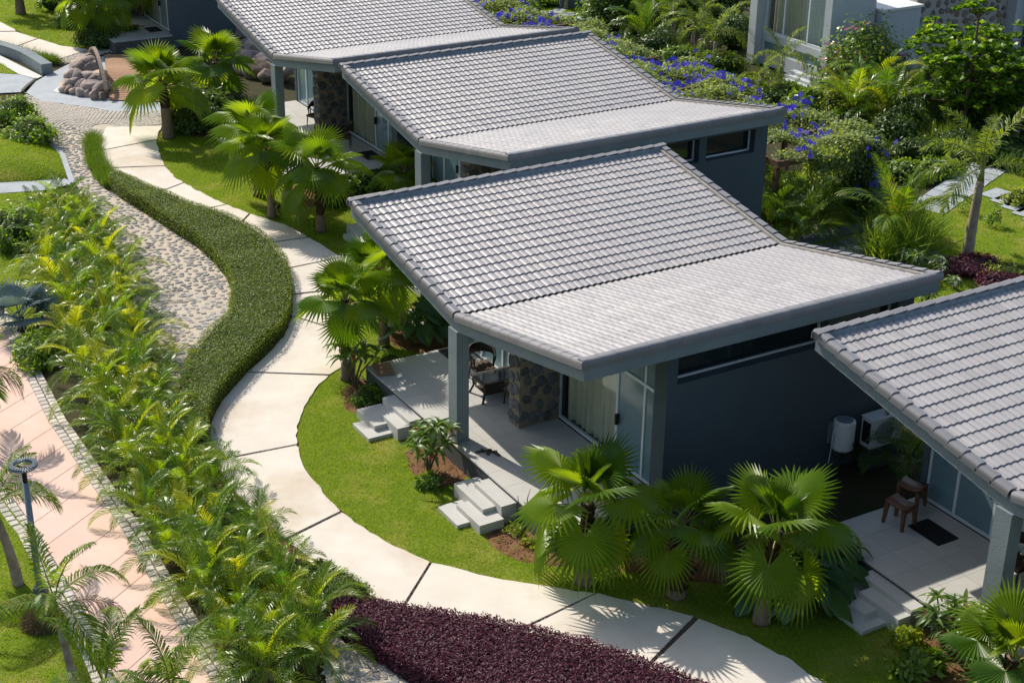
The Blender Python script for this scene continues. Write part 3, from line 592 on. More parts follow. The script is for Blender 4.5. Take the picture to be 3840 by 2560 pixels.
def house(name, label, org, dz=0., tiles=300, detail=True, caps=True):
    h = thing(name, label, 'villa', (org[0], org[1], dz), YAW)
    # roof slab with a valley: two planes falling to the middle
    rf = B().profu([(0, zt(0)), (WV, zt(WV)), (WE, zt(WE)), (WE, zb(WE)), (WV, zb(WV)), (0, zb(0))], .05, LU - .05).ob('roof', M['render'], h)
    if caps:
        items = []
        s1 = math.hypot(WV, .94); s2 = math.hypot(WE - WV, .94); d1 = Vector((0, -WV, -.94)) / s1; d2 = Vector((0, -(WE - WV), .94)) / s2
        nr1 = 16; ex1 = (s1 - .22) / nr1; nr2 = 15; ex2 = (s2 - .12) / nr2; cols = 26; u0 = .2
        for r in range(nr1):      # far plane, low end of each tile towards the valley
            base = Vector((u0, 0, zt(0))) + d1 * (.14 + (r + 1) * ex1); Y = -d1; X = Vector((1, 0, 0)); Z = X.cross(Y)
            for c in range(cols): items.append((base + X * (c * .33), X, Y, Z))
        for r in range(nr2):      # near plane, low end towards the valley too
            base = Vector((u0 + cols * .33, -WV, zt(WV))) + d2 * (.03 + r * ex2); Y = d2; X = Vector((-1, 0, 0)); Z = X.cross(Y)
            for c in range(cols): items.append((base + X * (c * .33), X, Y, Z))
        its = []
        for p, X, Y, Z in items:
            p = p + Vector((random.uniform(-.003, .003), 0, random.uniform(-.002, .002)))
            its.append(Matrix(((X.x, Y.x, Z.x, p.x), (X.y, Y.y, Z.y, p.y), (X.z, Y.z, Z.z, p.z), (0, 0, 0, 1))))
        hw = Matrix.Translation((org[0], org[1], dz)) @ Matrix.Rotation(YAW, 4, 'Z')
        def vis(m):
            q = hw @ m.translation - CP; z = q.dot(_fw); return abs(q.dot(_R) / z) < .335 and abs(q.dot(_U) / z) < .225
        its.sort(key=lambda m: ((hw @ m.translation) - CP).length + (0 if vis(m) else 1000))
        for m in its[:tiles]: ob('tile', TILE, rf, mat=m)
        join('tile_field', [(TILE, m) for m in its[tiles:]], rf, M['tile'])
        def run(a, b, inward, n, ov=1.12, cm=None):
            a, b = Vector(a), Vector(b); d = (b - a); L = d.length / n; X = d.normalized(); Zz = Vector((0, 0, 1)); Yv = Vector(inward); Yv = (Yv - X * Yv.dot(X)).normalized(); Zv = X.cross(Yv)
            flip = 1
            if Zv.z < 0: Zv = -Zv; flip = -1
            for i in range(n):
                p = a + X * (L * i); mt = Matrix(((X.x, Yv.x, Zv.x, p.x), (X.y, Yv.y, Zv.y, p.y), (X.z, Yv.z, Zv.z, p.z), (0, 0, 0, 1))) @ Matrix.Diagonal((L * ov / .38, 1, 1, 1))
                ob('ridge_tile', cm or CAP, rf, mat=mt)
        cz = .115
        run((LU, .04, zt(0) + cz), (0, .04, zt(0) + cz), (0, -1, 0), 24)
        run((0, -WE - .04, zt(WE) + cz), (LU, -WE - .04, zt(WE) + cz), (0, 1, 0), 24, 1.02, CAP2)
        run((-.02, -WV + .05, zt(WV) + cz), (-.02, 0, zt(0) + cz), (1, 0, 0), 14)
        run((-.02, -WE, zt(WE) + cz), (-.02, -WV, zt(WV) + cz), (1, 0, 0), 13, 1.02, CAP2)
        run((LU + .02, -WV, zt(WV) + cz), (LU + .02, 0, zt(0) + cz), (-1, 0, 0), 14)
        run((LU + .02, -WE, zt(WE) + cz), (LU + .02, -WV, zt(WV) + cz), (-1, 0, 0), 13)
        # mortar bedding
        B().profu([(.02, zt(0) - .02), (.21, zt(0) - .04), (.18, zt(0) + .095), (.02, zt(0) + .095)], .1, LU - .1).ob('ridge_mortar', M['bedblue'], rf)
        B().profu([(WE - .02, zt(WE) - .02), (WE - .19, zt(WE) - .05), (WE - .17, zt(WE) + .09), (WE - .02, zt(WE) + .09)], .1, LU - .1).ob('eave_mortar', M['bed'], rf)
        for uu in (LU - .24,):
            B().profu([(.1, zt(.1)), (WV, zt(WV)), (WE - .1, zt(WE - .1)), (WE - .1, zt(WE - .1) + .085), (WV, zt(WV) + .085), (.1, zt(.1) + .085)], uu, uu + .12).ob('verge_mortar', M['bed'], rf)
        B().profu([(.1, zt(.1)), (WV, zt(WV)), (WE - .1, zt(WE - .1)), (WE - .1, zt(WE - .1) + .075), (WV, zt(WV) + .075), (.1, zt(.1) + .075)], .12, .21).ob('verge_mortar', M['bed'], rf)
        B().profu([(WV - .08, zt(WV) + .0), (WV + .06, zt(WV) + .0), (WV + .06, zt(WV) + .02), (WV - .08, zt(WV) + .03)], .15, LU - .15).ob('valley_gutter', M['black'], rf)
    # terrace
    B().bv(-.05, 2.56, .8, 9.39, -.05, FL - .03).ob('terrace', M['plinth'], h)
    tm = B().box(.003, .645, -.645, -.003, -.03, 0).mesh('floor_tile', M['floor'])
    for i in range(4):
        for j in range(13):
            o = ob('floor_tile', tm, h, (-.075 + i * .6595, -(.795 + j * .6615), FL)); o.scale = (1.018, 1.021, 1)
    if detail:
        S_ = [(-1.28, -.62, .33, 1.19, .10), (-.99, -.42, .62, 1.60, .22), (-.71, -.13, 0, 1.23, .325), (-.41, -.05, .33, 1.47, .43)]
        stair(h, 6.45, S_)
        S2 = [(-1.25, -.4, .37, 1.22, .10), (-.97, -.35, 0, .95, .22), (-.66, -.2, .44, 1.5, .325), (-.36, -.05, .12, 1.5, .43)]
        stair(h, 2.2, S2)
    # column at the valley
    B().bv(.0, .30, 4.9, 5.27, FL, zb(5.18) + .03).ob('column', M['render'], h)
    # stone fin wall between the two rooms
    fin = B().bv(1.53, 2.56, 4.9, 5.34, FL, zb(5.1)).ob('stone_pier', M['rubble'], h)
    r = random.Random(5); pl = []
    for vv, zz, s in [(5.0, .75, .13), (5.22, .72, .11), (5.02, 1.02, .13), (5.23, 1.08, .14), (5.0, 1.36, .15), (5.22, 1.45, .13), (5.03, 1.7, .14), (5.24, 1.78, .12), (5.0, 2.05, .15), (5.2, 2.12, .14), (5.05, 2.42, .15), (5.25, 2.5, .11), (5.02, 2.75, .13), (5.22, 2.85, .13)]:
        ob('stone', FST[r.randrange(8)], fin, mat=Matrix.Translation((1.53, -vv, zz)) @ Matrix.Rotation(-math.pi / 2, 4, 'Y') @ Matrix.Rotation(r.uniform(0, 6.28), 4, 'Z') @ Matrix.Diagonal((s * 1.12, s * .98, .03, 1)))
    pts = poisson([(1.64, .65), (2.5, .65), (2.5, 3.0), (1.64, 3.0)], .25, np.random.default_rng(3), 900)
    for x, z in pts:
        s = r.uniform(.125, .185); ob('stone', FST[r.randrange(8)], fin, mat=Matrix.Translation((x, -5.34, z)) @ Matrix.Rotation(math.pi / 2, 4, 'X') @ Matrix.Rotation(r.uniform(0, 6.28), 4, 'Z') @ Matrix.Diagonal((s, s * r.uniform(.75, 1), .03, 1)))
    # walls
    B().profu([(.8, 2.78), (5.0, 2.78), (5.0, zb(5.0) + .02), (.8, zb(.8) + .02)], 2.56, 2.76).ob('wall', M['wall'], h)
    B().bv(2.56, 2.8, .8, .95, FL, 2.78).ob('wall', M['wall'], h)
    B().bv(2.57, 2.8, 4.62, 5.24, FL, zb(5.18) + .02).ob('wall', M['wall'], h)
    B().profu([(8.97, 0), (9.4, 0), (9.4, zb(9.4) + .02), (8.97, zb(8.97) + .02)], 2.5, 2.74).ob('wall', M['wall'], h)
    B().bv(2.74, LU, 9.1, 9.4, 0, 3.09).ob('wall', M['wall'], h)
    B().bv(2.74, LU, 9.1, 9.4, 3.77, zb(9.1) + .01).ob('wall', M['wall'], h)
    for a, c in ((6.58, 6.84), (8.55, LU)): B().bv(a, c, 9.1, 9.4, 3.09, 3.77).ob('wall', M['wall'], h)
    B().profu([(.8, 0), (9.1, 0), (9.1, zb(9.1)), (WV, zb(WV)), (.8, zb(.8))], LU - .2, LU).ob('wall', M['wall'], h)
    B().bv(2.76, LU, .8, 1.0, 0, zb(1.0)).ob('wall', M['wall'], h)
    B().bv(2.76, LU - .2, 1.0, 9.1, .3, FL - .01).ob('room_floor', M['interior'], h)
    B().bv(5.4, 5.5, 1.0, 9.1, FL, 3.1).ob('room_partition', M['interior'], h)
    for a, c in ((2.74, 6.58), (6.84, 8.55)):     # strip windows high in the side wall
        wn = B().bv(a, c, 9.12, 9.135, 3.09, 3.77).ob('window', M['darkglass'], h)
        fr = B(); fr.bv(a, c, 9.135, 9.17, 3.09, 3.135); fr.bv(c - .045, c, 9.135, 9.17, 3.135, 3.77); fr.ob('window_frame', M['frame'], wn)
        if a < 3: B().bv(4.55, 4.58, 9.135, 9.15, 3.135, 3.77).ob('mullion', M['darkglass'], wn)
    # sliding doors, room by room
    def glazing(v0, v1, mull, door, z1, transom):
        dr = B(); u = 2.60
        for v in mull: dr.bv(u, u + .07, v - .035, v + .035, FL, z1)
        dr.bv(u + .003, u + .067, v0, v1, FL, FL + .07); dr.bv(u - .02, u + .09, v0, v1, z1, z1 + .07)
        gl = dr.ob('sliding_door', M['frame'], h)
        for a, c in zip(mull[:-1], mull[1:]):
            B().bv(u + .025, u + .035, a + .035, c - .035, FL + .07, z1).ob('pane', M['frosted'] if (a, c) in door else M['glass'], gl)
        if transom:
            for v in mull[1:-1]: B().profu([(v - .03, z1 + .07), (v + .03, z1 + .07), (v + .03, zb(v + .03)), (v - .03, zb(v - .03))], u, u + .06).ob('transom_bar', M['frame'], gl)
            B().profu([(v0, z1 + .07), (v1, z1 + .07), (v1, zb(v1)), (v0, zb(v0))], u + .025, u + .035).ob('transom_pane', M['frosted'], gl)
        return gl
    mB = [.97, 1.75, 2.75, 3.05, 4.62]; g1 = glazing(.95, 4.64, mB, [(mB[0], mB[1]), (mB[1], mB[2]), (mB[2], mB[3])], 2.71, False)
    wavy(M['whitecurtain'], 3.1, 4.6, 2.78, FL, 2.7, parent=h)
    mC = [5.28, 7.55, 8.52, 8.96]; g2 = glazing(5.26, 8.97, mC, [(mC[1], mC[2]), (mC[2], mC[3])], 2.71, True)
    wavy(M['curtain'], 5.34, 7.5, 2.82, FL, 2.7, parent=h)
    for gl, v, zz in ((g1, 2.68, 1.55), (g2, 7.62, 1.55)):
        b = B(); b.box(2.53, 2.60, -v - .03, -v + .03, zz - .12, zz + .12); b.ob('handle', M['black'], gl)
    return h
HOUSES = {3: (-3.868, 34.392), 2: (-5.327, 46.310), 1: (-10.806, 55.824), 4: (5.815, 27.259)}
house('villa', 'nearest whole villa, grey tiled valley roof over a corner terrace with column', HOUSES[3])
house('villa', 'second villa back, tiled valley roof with strip windows facing the pergola', HOUSES[2], .07)
house('villa', 'third villa back, tiled roof cut by the top edge, boulders beside it', HOUSES[1], -.02)
house('villa', 'villa cut off by the right edge, terrace with two wooden stools', HOUSES[4])
q0 = hp(4.35, -42.15); house('villa', 'dark blue villa wall behind fan palms at the top left', (q0.x, q0.y), 0, 0, False, False)
def hl(k, u, v, z=0.): return hp(u, v, z, Vector((*HOUSES[k], 0)))
# ------------------------------------------------------------------ furniture and small things
def copytree(o, parent=None):
    c = o.copy(); COL.objects.link(c); c.parent = parent
    for ch in o.children: copytree(ch, c)
    return c
def make_chair():
    t = thing('rattan_chair', 'x', 'chair'); z0 = .42
    b = B(); n = 12                       # seat: ribbed woven pad
    for i in range(n):
        y0 = -.25 + .5 * i / n; b.box(-.25, .24, y0 + .002, y0 + .5 / n - .002, z0 - .05 + .012 * math.cos(i), z0 + .012 * math.sin(i * 2))
    b.ob('seat', M['rattanseat'], t); B().box(-.255, .25, -.255, .255, z0 - .07, z0 - .045).ob('seat_frame', M['rattan'], t)
    bk = B(); n = 22; rows = []           # hoop back: band that narrows towards the arms
    for i in range(n + 1):
        q = (-118 + 236 * i / n) * math.pi / 180; k = abs(q) / (118 * math.pi / 180); r = .31 + .02 * (1 - k)
        hi = .88 - .14 * k ** 2 - .16 * max(0, k - .6) * 2; lo_ = .64 + .0 * k - .2 * max(0, k - .75) * 2
        x, y = -math.cos(q) * r, math.sin(q) * r
        rows.append([(x, y, lo_), (x * 1.06, y * 1.06, hi), (x * .95, y * .95, hi), (x * .9, y * .9, lo_)])
    for r in rows: bk.v += r
    for i in range(n):
        for j in range(4): bk.f.append((i * 4 + j, i * 4 + (j + 1) % 4, i * 4 + 4 + (j + 1) % 4, i * 4 + 4 + j))
    bk.f += [(0, 1, 2, 3), tuple(n * 4 + j for j in (3, 2, 1, 0))]; bk.m = [0] * len(bk.f); bk.ob('backrest', M['rattan'], t, True)
    for q in (-150, -118, 118, 150):
        a = math.radians(q * .79); B().tube([(-math.cos(a) * .3, math.sin(a) * .3, .7), (-math.cos(a) * .26, math.sin(a) * .26, z0 - .05)], [.025, .022], 6).ob('back_post', M['rattan'], t)
    for x in (-.22, .21):
        for y in (-.22, .22): B().tube([(x, y, z0 - .05), (x * 1.12, y * 1.1, 0)], [.022, .018], 6).ob('leg', M['rattan'], t)
    return t
CH = make_chair(); used = []
def chair(p, rz, label):
    o = CH if not used else copytree(CH); used.append(1); o.location = p; o.rotation_euler = (0, 0, rz); return tag(o, label, 'chair', 'woven terrace chairs')
A_ = YAW
chair(hl(3, 2.0, 2.85, FL), A_ + R_(-100), 'brown woven chair behind the glass table on the near terrace')
chair(hl(3, 2.1, 4.35, FL), A_ + R_(90), 'dark woven chair tucked beside the stone pier at the glass table')
chair(hl(4, 1.95, 4.0, FL), A_ + R_(180), 'dark chair behind the grey column at the right edge')
chair(hl(1, 1.9, 4.2, FL), A_ + R_(-160), 'dark chair beside the stone pier of the third villa')
chair(hl(1, 1.7, 6.9, FL), A_ + R_(150), 'black chair in front of the curtains of the third villa')
def table(p, rz, label):
    t = thing('coffee_table', label, 'table', p, rz); b = B(); L, W_ = .5, .34
    b.box(-L, L, -W_, -W_ + .07, .42, .48); b.box(-L, L, W_ - .07, W_, .42, .48); b.box(-L, -L + .07, -W_ + .07, W_ - .07, .42, .48); b.box(L - .07, L, -W_ + .07, W_ - .07, .42, .48)
    b.ob('top_frame', M['rattan'], t); B().box(-L + .07, L - .07, -W_ + .07, W_ - .07, .462, .474).ob('glass_top', M['tableglass'], t)
    B().box(-L + .1, L - .1, -W_ + .08, W_ - .08, .16, .19).ob('shelf', M['rattan'], t)
    for x in (-1, 1):
        for y in (-1, 1): B().tube([(x * (L - .05), y * (W_ - .05), .42), (x * (L - .06), y * (W_ - .06), .22), (x * (L + .02), y * (W_ + .01), 0)], [.042, .036, .034], 4).ob('leg', M['rattan'], t)
    return t
table(hl(3, 1.95, 3.6, FL), A_ + R_(-3), 'dark woven coffee table with glass top on the near terrace')
table(hl(4, 1.7, 5.6, FL), A_, 'dark table at the right edge beyond the column')
def stool(p, rz, label):
    t = thing('wooden_stool', label, 'stool', p, rz, 'wooden stools'); b = B(); n = 10
    for i in range(n + 1):
        y = -.26 + .52 * i / n; z = .47 + .055 * (y / .26) ** 2; b.v += [(-.2, y, z - .025), (.2, y, z - .025), (.2, y, z), (-.2, y, z)]
    for i in range(n):
        for j in range(4): b.f.append((i * 4 + j, i * 4 + (j + 1) % 4, i * 4 + 4 + (j + 1) % 4, i * 4 + 4 + j))
    b.f += [(3, 2, 1, 0), tuple(n * 4 + j for j in range(4))]; b.m = [0] * len(b.f); b.ob('seat', M['walnut'], t, True)
    for y in (-1, 1): B().add([(-.19, y * .19, .46), (.19, y * .19, .46), (.17, y * .2, .36), (-.17, y * .2, .36), (-.19, y * .215, .46), (.19, y * .215, .46), (.17, y * .225, .36), (-.17, y * .225, .36)], [(0, 1, 2, 3), (7, 6, 5, 4), (0, 4, 5, 1), (3, 2, 6, 7), (0, 3, 7, 4), (1, 5, 6, 2)]).ob('apron', M['walnut'], t)
    for x in (-1, 1):
        for y in (-1, 1): B().prism([(x * .20 + a * .022, y * .235 + c * .028, 0) for a, c in ((-1, -1), (1, -1), (1, 1), (-1, 1))], [(x * .16 + a * .035, y * .205 + c * .045, .45) for a, c in ((-1, -1), (1, -1), (1, 1), (-1, 1))]).ob('leg', M['walnut'], t)
    return t
stool(hl(4, 1.45, 1.42, FL), A_ + R_(8), 'wooden stool with dished seat standing free on the shaded terrace')
stool(hl(4, 2.15, 1.0, FL), A_ + R_(20), 'wooden stool behind the other one, under dark palm fronds')
def door_mat(p, rz, label):
    b = B(); a, c = .42, .27
    for i in range(15): y = -c + 2 * c * i / 14; b.box(-a, a, y - .009, y + .009, .004, .016)
    for i in range(22): x = -a + 2 * a * i / 21; b.box(x - .009, x + .009, -c, c, .006, .018)
    b.box(-a, a, -c, c, .001, .006)
    return tag(b.ob('door_mat', M['black'], None, loc=p, rot=(0, 0, rz)), label, 'mat', 'black door mats')
door_mat(hl(3, 2.15, 1.3, FL), A_ + R_(90), 'black rubber mat at the far door behind the near column')
door_mat(hl(3, 2.1, 8.2, FL), A_ + R_(90), 'black rubber mat on the near terrace behind the big fan palm')
door_mat(hl(4, 1.82, 2.0, FL), A_ + R_(90), 'black rubber grid mat beside the wooden stools')
door_mat(hl(1, 2.1, 8.1, FL), A_ + R_(90), 'black mat at the curtained door of the third villa')
door_mat(hp(4.35 + 2.1, -42.15 + 8.0, FL), A_ + R_(90), 'small black mat at the dark blue villa, top left')
bd = B().box(-.33, .33, -.22, .22, 0, .02).ob('wooden_board', M['wood'], None, loc=hl(3, .22, 1.2, FL + .02), rot=(.03, .0, A_ + R_(75))); tag(bd, 'brown wooden board lying on the far corner of the terrace', 'board')
for i, (u, v, rz, lab) in enumerate([(.28, 5.85, .4, 'left sandal of the small heap on the terrace edge'), (.42, 5.95, 1.3, 'upright sandal in the middle of the heap on the terrace edge'), (.52, 6.08, 2.2, 'sandal nearest the open terrace floor')]):
    t = thing('sandal', lab, 'sandal', hl(3, u, v, FL), rz); b = B()
    b.slab([(-.13, -.035), (-.04, -.045), (.08, -.05), (.13, -.02), (.13, .02), (.08, .045), (-.04, .04), (-.13, .035)], .0, .022); b.ob('sole', M['rattanseat'], t)
    B().tube([(.02, -.05, .01), (.03, -.03, .06), (.03, .03, .06), (.02, .05, .01)], .012, 5).ob('strap', M['black'], t)
# lamp post on the lawn
lp = thing('lamp_post', 'grey lamp post with a ring-shaped head on the lawn by the pink path', 'lamp post', at(100, 1415)); HL = 3.2
B().tube([(0, 0, 0), (0, 0, HL - .35)], [.062, .056], 14).ob('pole', M['steel'], lp, True); B().tube([(0, 0, HL - .35), (0, 0, HL - .06)], [.044, .044], 12).ob('neck', M['black'], lp, True)
rg = B(); n = 40
for i in range(n):
    q = 2 * math.pi * i / n; c, s = math.cos(q), math.sin(q); rg.v += [(.22 * c, .22 * s, HL - .035), (.25 * c, .25 * s, HL - .03), (.25 * c, .25 * s, HL - .004), (.165 * c, .165 * s, HL - .004), (.165 * c, .165 * s, HL - .035)]
for i in range(n):
    for j in range(5): rg.f.append((i * 5 + j, i * 5 + (j + 1) % 5, ((i + 1) % n) * 5 + (j + 1) % 5, ((i + 1) % n) * 5 + j))
rg.m = [0] * len(rg.f); rg.ob('ring_head', M['steel'], lp)
for i in range(30):
    q = 2 * math.pi * i / 30; B().box(.165, .25, -.007, .007, HL - .004, HL + .03).ob('cooling_fin', M['steel'], lp, rot=(0, 0, q))
for q in (.5, 2.6, 4.7): B().box(0, .16, -.012, .012, HL - .075, HL - .05).ob('arm', M['black'], lp, rot=(0, 0, q))
B().box(-.12, .12, -.05, .1, .42, .62).ob('junction_box', M['slate'], lp)
B().tube([(0, 0, .12), (0, 0, .42)], [.068, .066], 12).ob('wrapped_sleeve', M['white'], lp, True)
def blobmesh(name, r, z, m, seed=1, n=220, bl=.16):
    rg_ = np.random.default_rng(seed); p = rg_.normal(size=(n * 12, 3)); p /= np.linalg.norm(p, axis=1, keepdims=True); p[:, 2] = abs(p[:, 2]); nz = p + rg_.normal(size=p.shape) * .6
    X, Y, Z = axes_from(nz, rg_); V, F = batch(np.array([(-.006, 0, 0), (.006, 0, 0), (0, .05, .1)]), [(0, 1, 2)], p * [r, r, z] * .92, X, Y, Z, rg_.uniform(.7, 1.4, len(p))); return npmesh(name, V, F, m)
sm = thing('straw_mound', 'mound of dry straw and turf round the lamp post foot', 'mound', at(100, 1432))
ob('straw', blobmesh('straw', .36, .24, M['straw'], 4, 400), sm); ob('turf_core', B().lathe([(.33, 0), (.32, .08), (.24, .17), (.1, .225), (.01, .23)], 16).mesh('turf_core', M['straw'], True), sm)
# garden spotlights
for x, y, lab in [(1324, 1296, 'black garden spotlight beside the big palm trunk'), (412, 308, 'black garden spotlight at the foot of the far shrubs'), (640, 488, 'black garden spotlight next to the slim palm trunks'), (1590, 1330, 'small garden spotlight in the shaded bed')]:
    t = thing('garden_spotlight', lab, 'spotlight', at(x, y), .6); B().tube([(0, 0, 0), (0, 0, .16)], .015, 6).ob('spike', M['black'], t); B().tube([(-.05, 0, .14), (.06, 0, .24)], [.045, .055], 10).ob('head', M['black'], t)
# water heater, air conditioner in the shaded gap
wh = thing('water_heater', 'white cylindrical water heater against the dark villa wall', 'water heater', hl(3, 7.1, 9.68, 0), A_)
B().lathe([(.20, .62), (.235, .66), (.24, .7), (.24, 1.28), (.235, 1.31), (.2, 1.33)], 24).ob('tank', M['white'], wh, True); B().lathe([(.19, 1.33), (.18, 1.345)], 20).ob('lid', M['steel'], wh)
B().tube([(.1, -.22, .8), (.13, -.25, .8)], .035, 10).ob('dial', M['black'], wh); B().tube([(-.25, 0, 1.2), (-.3, 0, 1.0), (-.27, .05, .6), (-.27, .08, .3)], .012, 6).ob('pipe', M['white'], wh); B().box(-.2, .2, .2, .28, .7, 1.2).ob('bracket', M['steel'], wh)
ac = thing('air_conditioner', 'white outdoor air conditioner unit beside the water heater', 'air conditioner', hl(3, 8.15, 9.75, .55), A_)
B().box(-.45, .45, -.17, .17, 0, .68).ob('casing', M['white'], ac); B().lathe([(.27, -.0), (.27, .015), (.235, .02), (.235, .0)], 28).ob('fan_ring', M['steel'], ac, rot=(math.pi / 2, 0, 0), loc=(-.08, -.17, .34))
for i in range(9): B().box(-.33, .17, -.19, -.184, .12 + i * .055, .13 + i * .055).ob('grille_bar', M['white'], ac)
B().box(-.455, -.45, -.12, .12, .1, .6).ob('side_vent', M['black'], ac); B().box(-.47, .47, -.19, .19, .68, .7).ob('cover', M['white'], ac); B().box(-.4, .4, -.15, .15, -.55, 0).ob('stand', M['wall'], ac)
# debris on the near roof
rl = B().add([(-.05, 0, 0), (0, -.035, .02), (.06, 0, .01), (0, .035, .025), (0, 0, .045)], [(0, 1, 4), (1, 2, 4), (2, 3, 4), (3, 0, 4)]).ob('dry_leaf', M['boot'], None, loc=hl(3, 1.1, 1.55, zt(1.55) + .13), rot=(0, 0, .5)); tag(rl, 'curled brown dead leaf lying on the near tiled roof', 'leaf')
dp = []
for i in range(110):
    u, v = rng.uniform(.4, 8.6), rng.uniform(.3, 9.8); p = hl(3 if i < 70 else 4, u, v, zt(v) + .085 + rng.uniform(0, .02)); dp.append(tuple(p))
dp = np.array(dp); X, Y, Z = axes_from(rng.normal(size=dp.shape) * .5 + [0, 0, 1], rng); V, F = batch(oct_v, oct_f, dp, X, Y, Z, rng.uniform(.008, .022, len(dp))); tag(ob('roof_debris', npmesh('roof_debris', V, F, M['pebble'])), 'crumbs of debris scattered over the tiled roofs', 'debris', kind='stuff')
# ------------------------------------------------------------------ big villa in the upper right
vl = thing('white_villa', 'pale grey villa with a tall curtained window behind the garden', 'villa', hp(27.4, -18.9), YAW)
def VB(*a): return B().bv(*a)
VH = 6.5; ua = .0
B().bv(.0, .5, -.45, 0, 0, VH).ob('pillar', M['villa'], vl)
vw = [(.35, .6, 0, 4.05, 0, .6), (.35, .6, 0, 4.05, 1.05, 1.35), (.35, .6, 0, .12, .6, 1.05), (.35, .6, 3.95, 4.05, .6, 1.05), (.35, .6, 0, .14, 1.35, 5.2), (.35, .6, 3.9, 4.05, 1.35, 5.2), (.35, .6, 0, 4.05, 5.2, VH), (.1, 2.4, 4.05, 4.45, 0, VH)]
for q in vw: B().bv(*q).ob('wall', M['villa'], vl)
B().bv(.6, 2.4, -.4, -.2, 0, VH).ob('wall', M['villa'], vl); B().bv(2.1, 2.4, -.2, 4.05, 0, VH).ob('wall', M['villawarm'], vl)
wn = B(); wn.bv(.4, .47, .14, .2, 1.35, 5.2); wn.bv(.4, .47, 3.84, 3.9, 1.35, 5.2); wn.bv(.38, .49, .14, 3.9, 1.35, 1.46); wn.bv(.4, .47, 1.25, 1.33, 1.46, 5.2); wn.bv(.4, .47, 2.75, 2.83, 1.46, 5.2); win = wn.ob('window', M['frame'], vl)
for a, c in ((.2, 1.25), (1.33, 2.75), (2.83, 3.84)): B().bv(.43, .44, a, c, 1.46, 5.2).ob('pane', M['glass'], win)
wavy(M['curtain'], .25, 2.2, .75, 1.3, 5.1, .14, .05, 'curtain', vl); wavy(M['whitecurtain'], 2.1, 3.85, .8, 1.3, 5.1, .12, .05, 'curtain', vl); B().bv(1.1, 1.2, 0, 4, .3, 5.2).ob('room_partition', M['interior'], vl)
w2 = B(); w2.bv(.38, .45, .12, 3.95, .6, .65); w2.bv(.38, .45, .12, 3.95, 1.0, 1.05); w2.bv(.38, .45, .12, .17, .65, 1.0); w2o = w2.ob('window', M['frame'], vl)
for a, c in ((.17, 1.9), (1.93, 3.95)): B().bv(.41, .42, a, c, .65, 1.0).ob('pane', M['frosted'], w2o)
for i in range(3): B().bv(-.7 + i * .25, 0.1, 2.6, 4.4, -.05, .12 * (i + 1)).ob('step', M['villa'], vl)
sx = thing('flat_roof_annex', 'low grey annex with flat white roof beside the rubble wall', 'annex', hp(29.9, -14.15), YAW)
B().bv(0, 2.1, -3.2, 0, 0, 2.9).ob('wall', M['villa'], sx); B().bv(-.06, 2.16, -3.2, .06, 2.9, 3.0).ob('flat_roof', M['white'], sx)
fw_ = thing('rubble_wall', 'tall wall of dark fieldstones in pale mortar, upper right', 'wall', hp(32.1, -14.5), YAW)
B().bv(-.05, 5.2, -.4, 0, 0, 6.5).ob('mortar', M['villamortar'], fw_); VST = [stone_mesh('stone', 160 + i, M['villastone'], 1., 9) for i in range(8)]
for x, z in poisson([(.1, 1.2), (5.1, 1.2), (5.1, 6.3), (.1, 6.3)], .3, np.random.default_rng(11), 6000)[:300]:
    s = random.uniform(.14, .19); ob('stone', random.choice(VST), fw_, mat=Matrix.Translation((x, 0, z)) @ Matrix.Rotation(math.pi / 2, 4, 'X') @ Matrix.Rotation(random.uniform(0, 6.28), 4, 'Z') @ Matrix.Diagonal((s, s * random.uniform(.72, 1), .05, 1)))
pv_ = thing('right_villa', 'dark blue and grey villa corner at the right edge', 'villa', hp(37.35, -14.6), YAW)
B().bv(.0, 6, -.3, .6, 0, 7).ob('wall', M['villa'], pv_); B().bv(.6, 6, .6, 1., 0, 7).ob('wall', M['wall'], pv_); B().bv(2.2, 6, 1., 1.3, 0, 7).ob('wall', M['villa'], pv_); B().bv(2.2, 2.3, 1.3, 1.4, 0, 7).ob('window_frame', M['frame'], pv_)
bx = thing('planter_box', 'dark rectangular stone box on the far lawn at the top', 'planter', at(1325, 14), .3); B().box(-1., 1., -.45, .45, 0, .7).ob('box', M['slate'], bx); B().box(-.4, .1, -.2, .2, .7, .85).ob('cover', M['frosted'], bx)
for i, (x, y) in enumerate([(1265, 30), (1300, 36), (1345, 40), (1290, 20), (1375, 30)]):
    p = at(x, y); tag(B().box(-.6, .6, -.3, .3, -.02, .035).ob('stepping_stone', M['bluestone'], None, loc=(p.x, p.y, 0), rot=(0, 0, .4 + i * .3)), ['leftmost stepping stone on the far lawn', 'stepping stone second from the left on the far lawn', 'stepping stone nearest the vines on the far lawn', 'stepping stone just left of the dark planter box', 'rightmost stepping stone on the far lawn'][i], 'stepping stone', 'stepping stones on the far lawn')
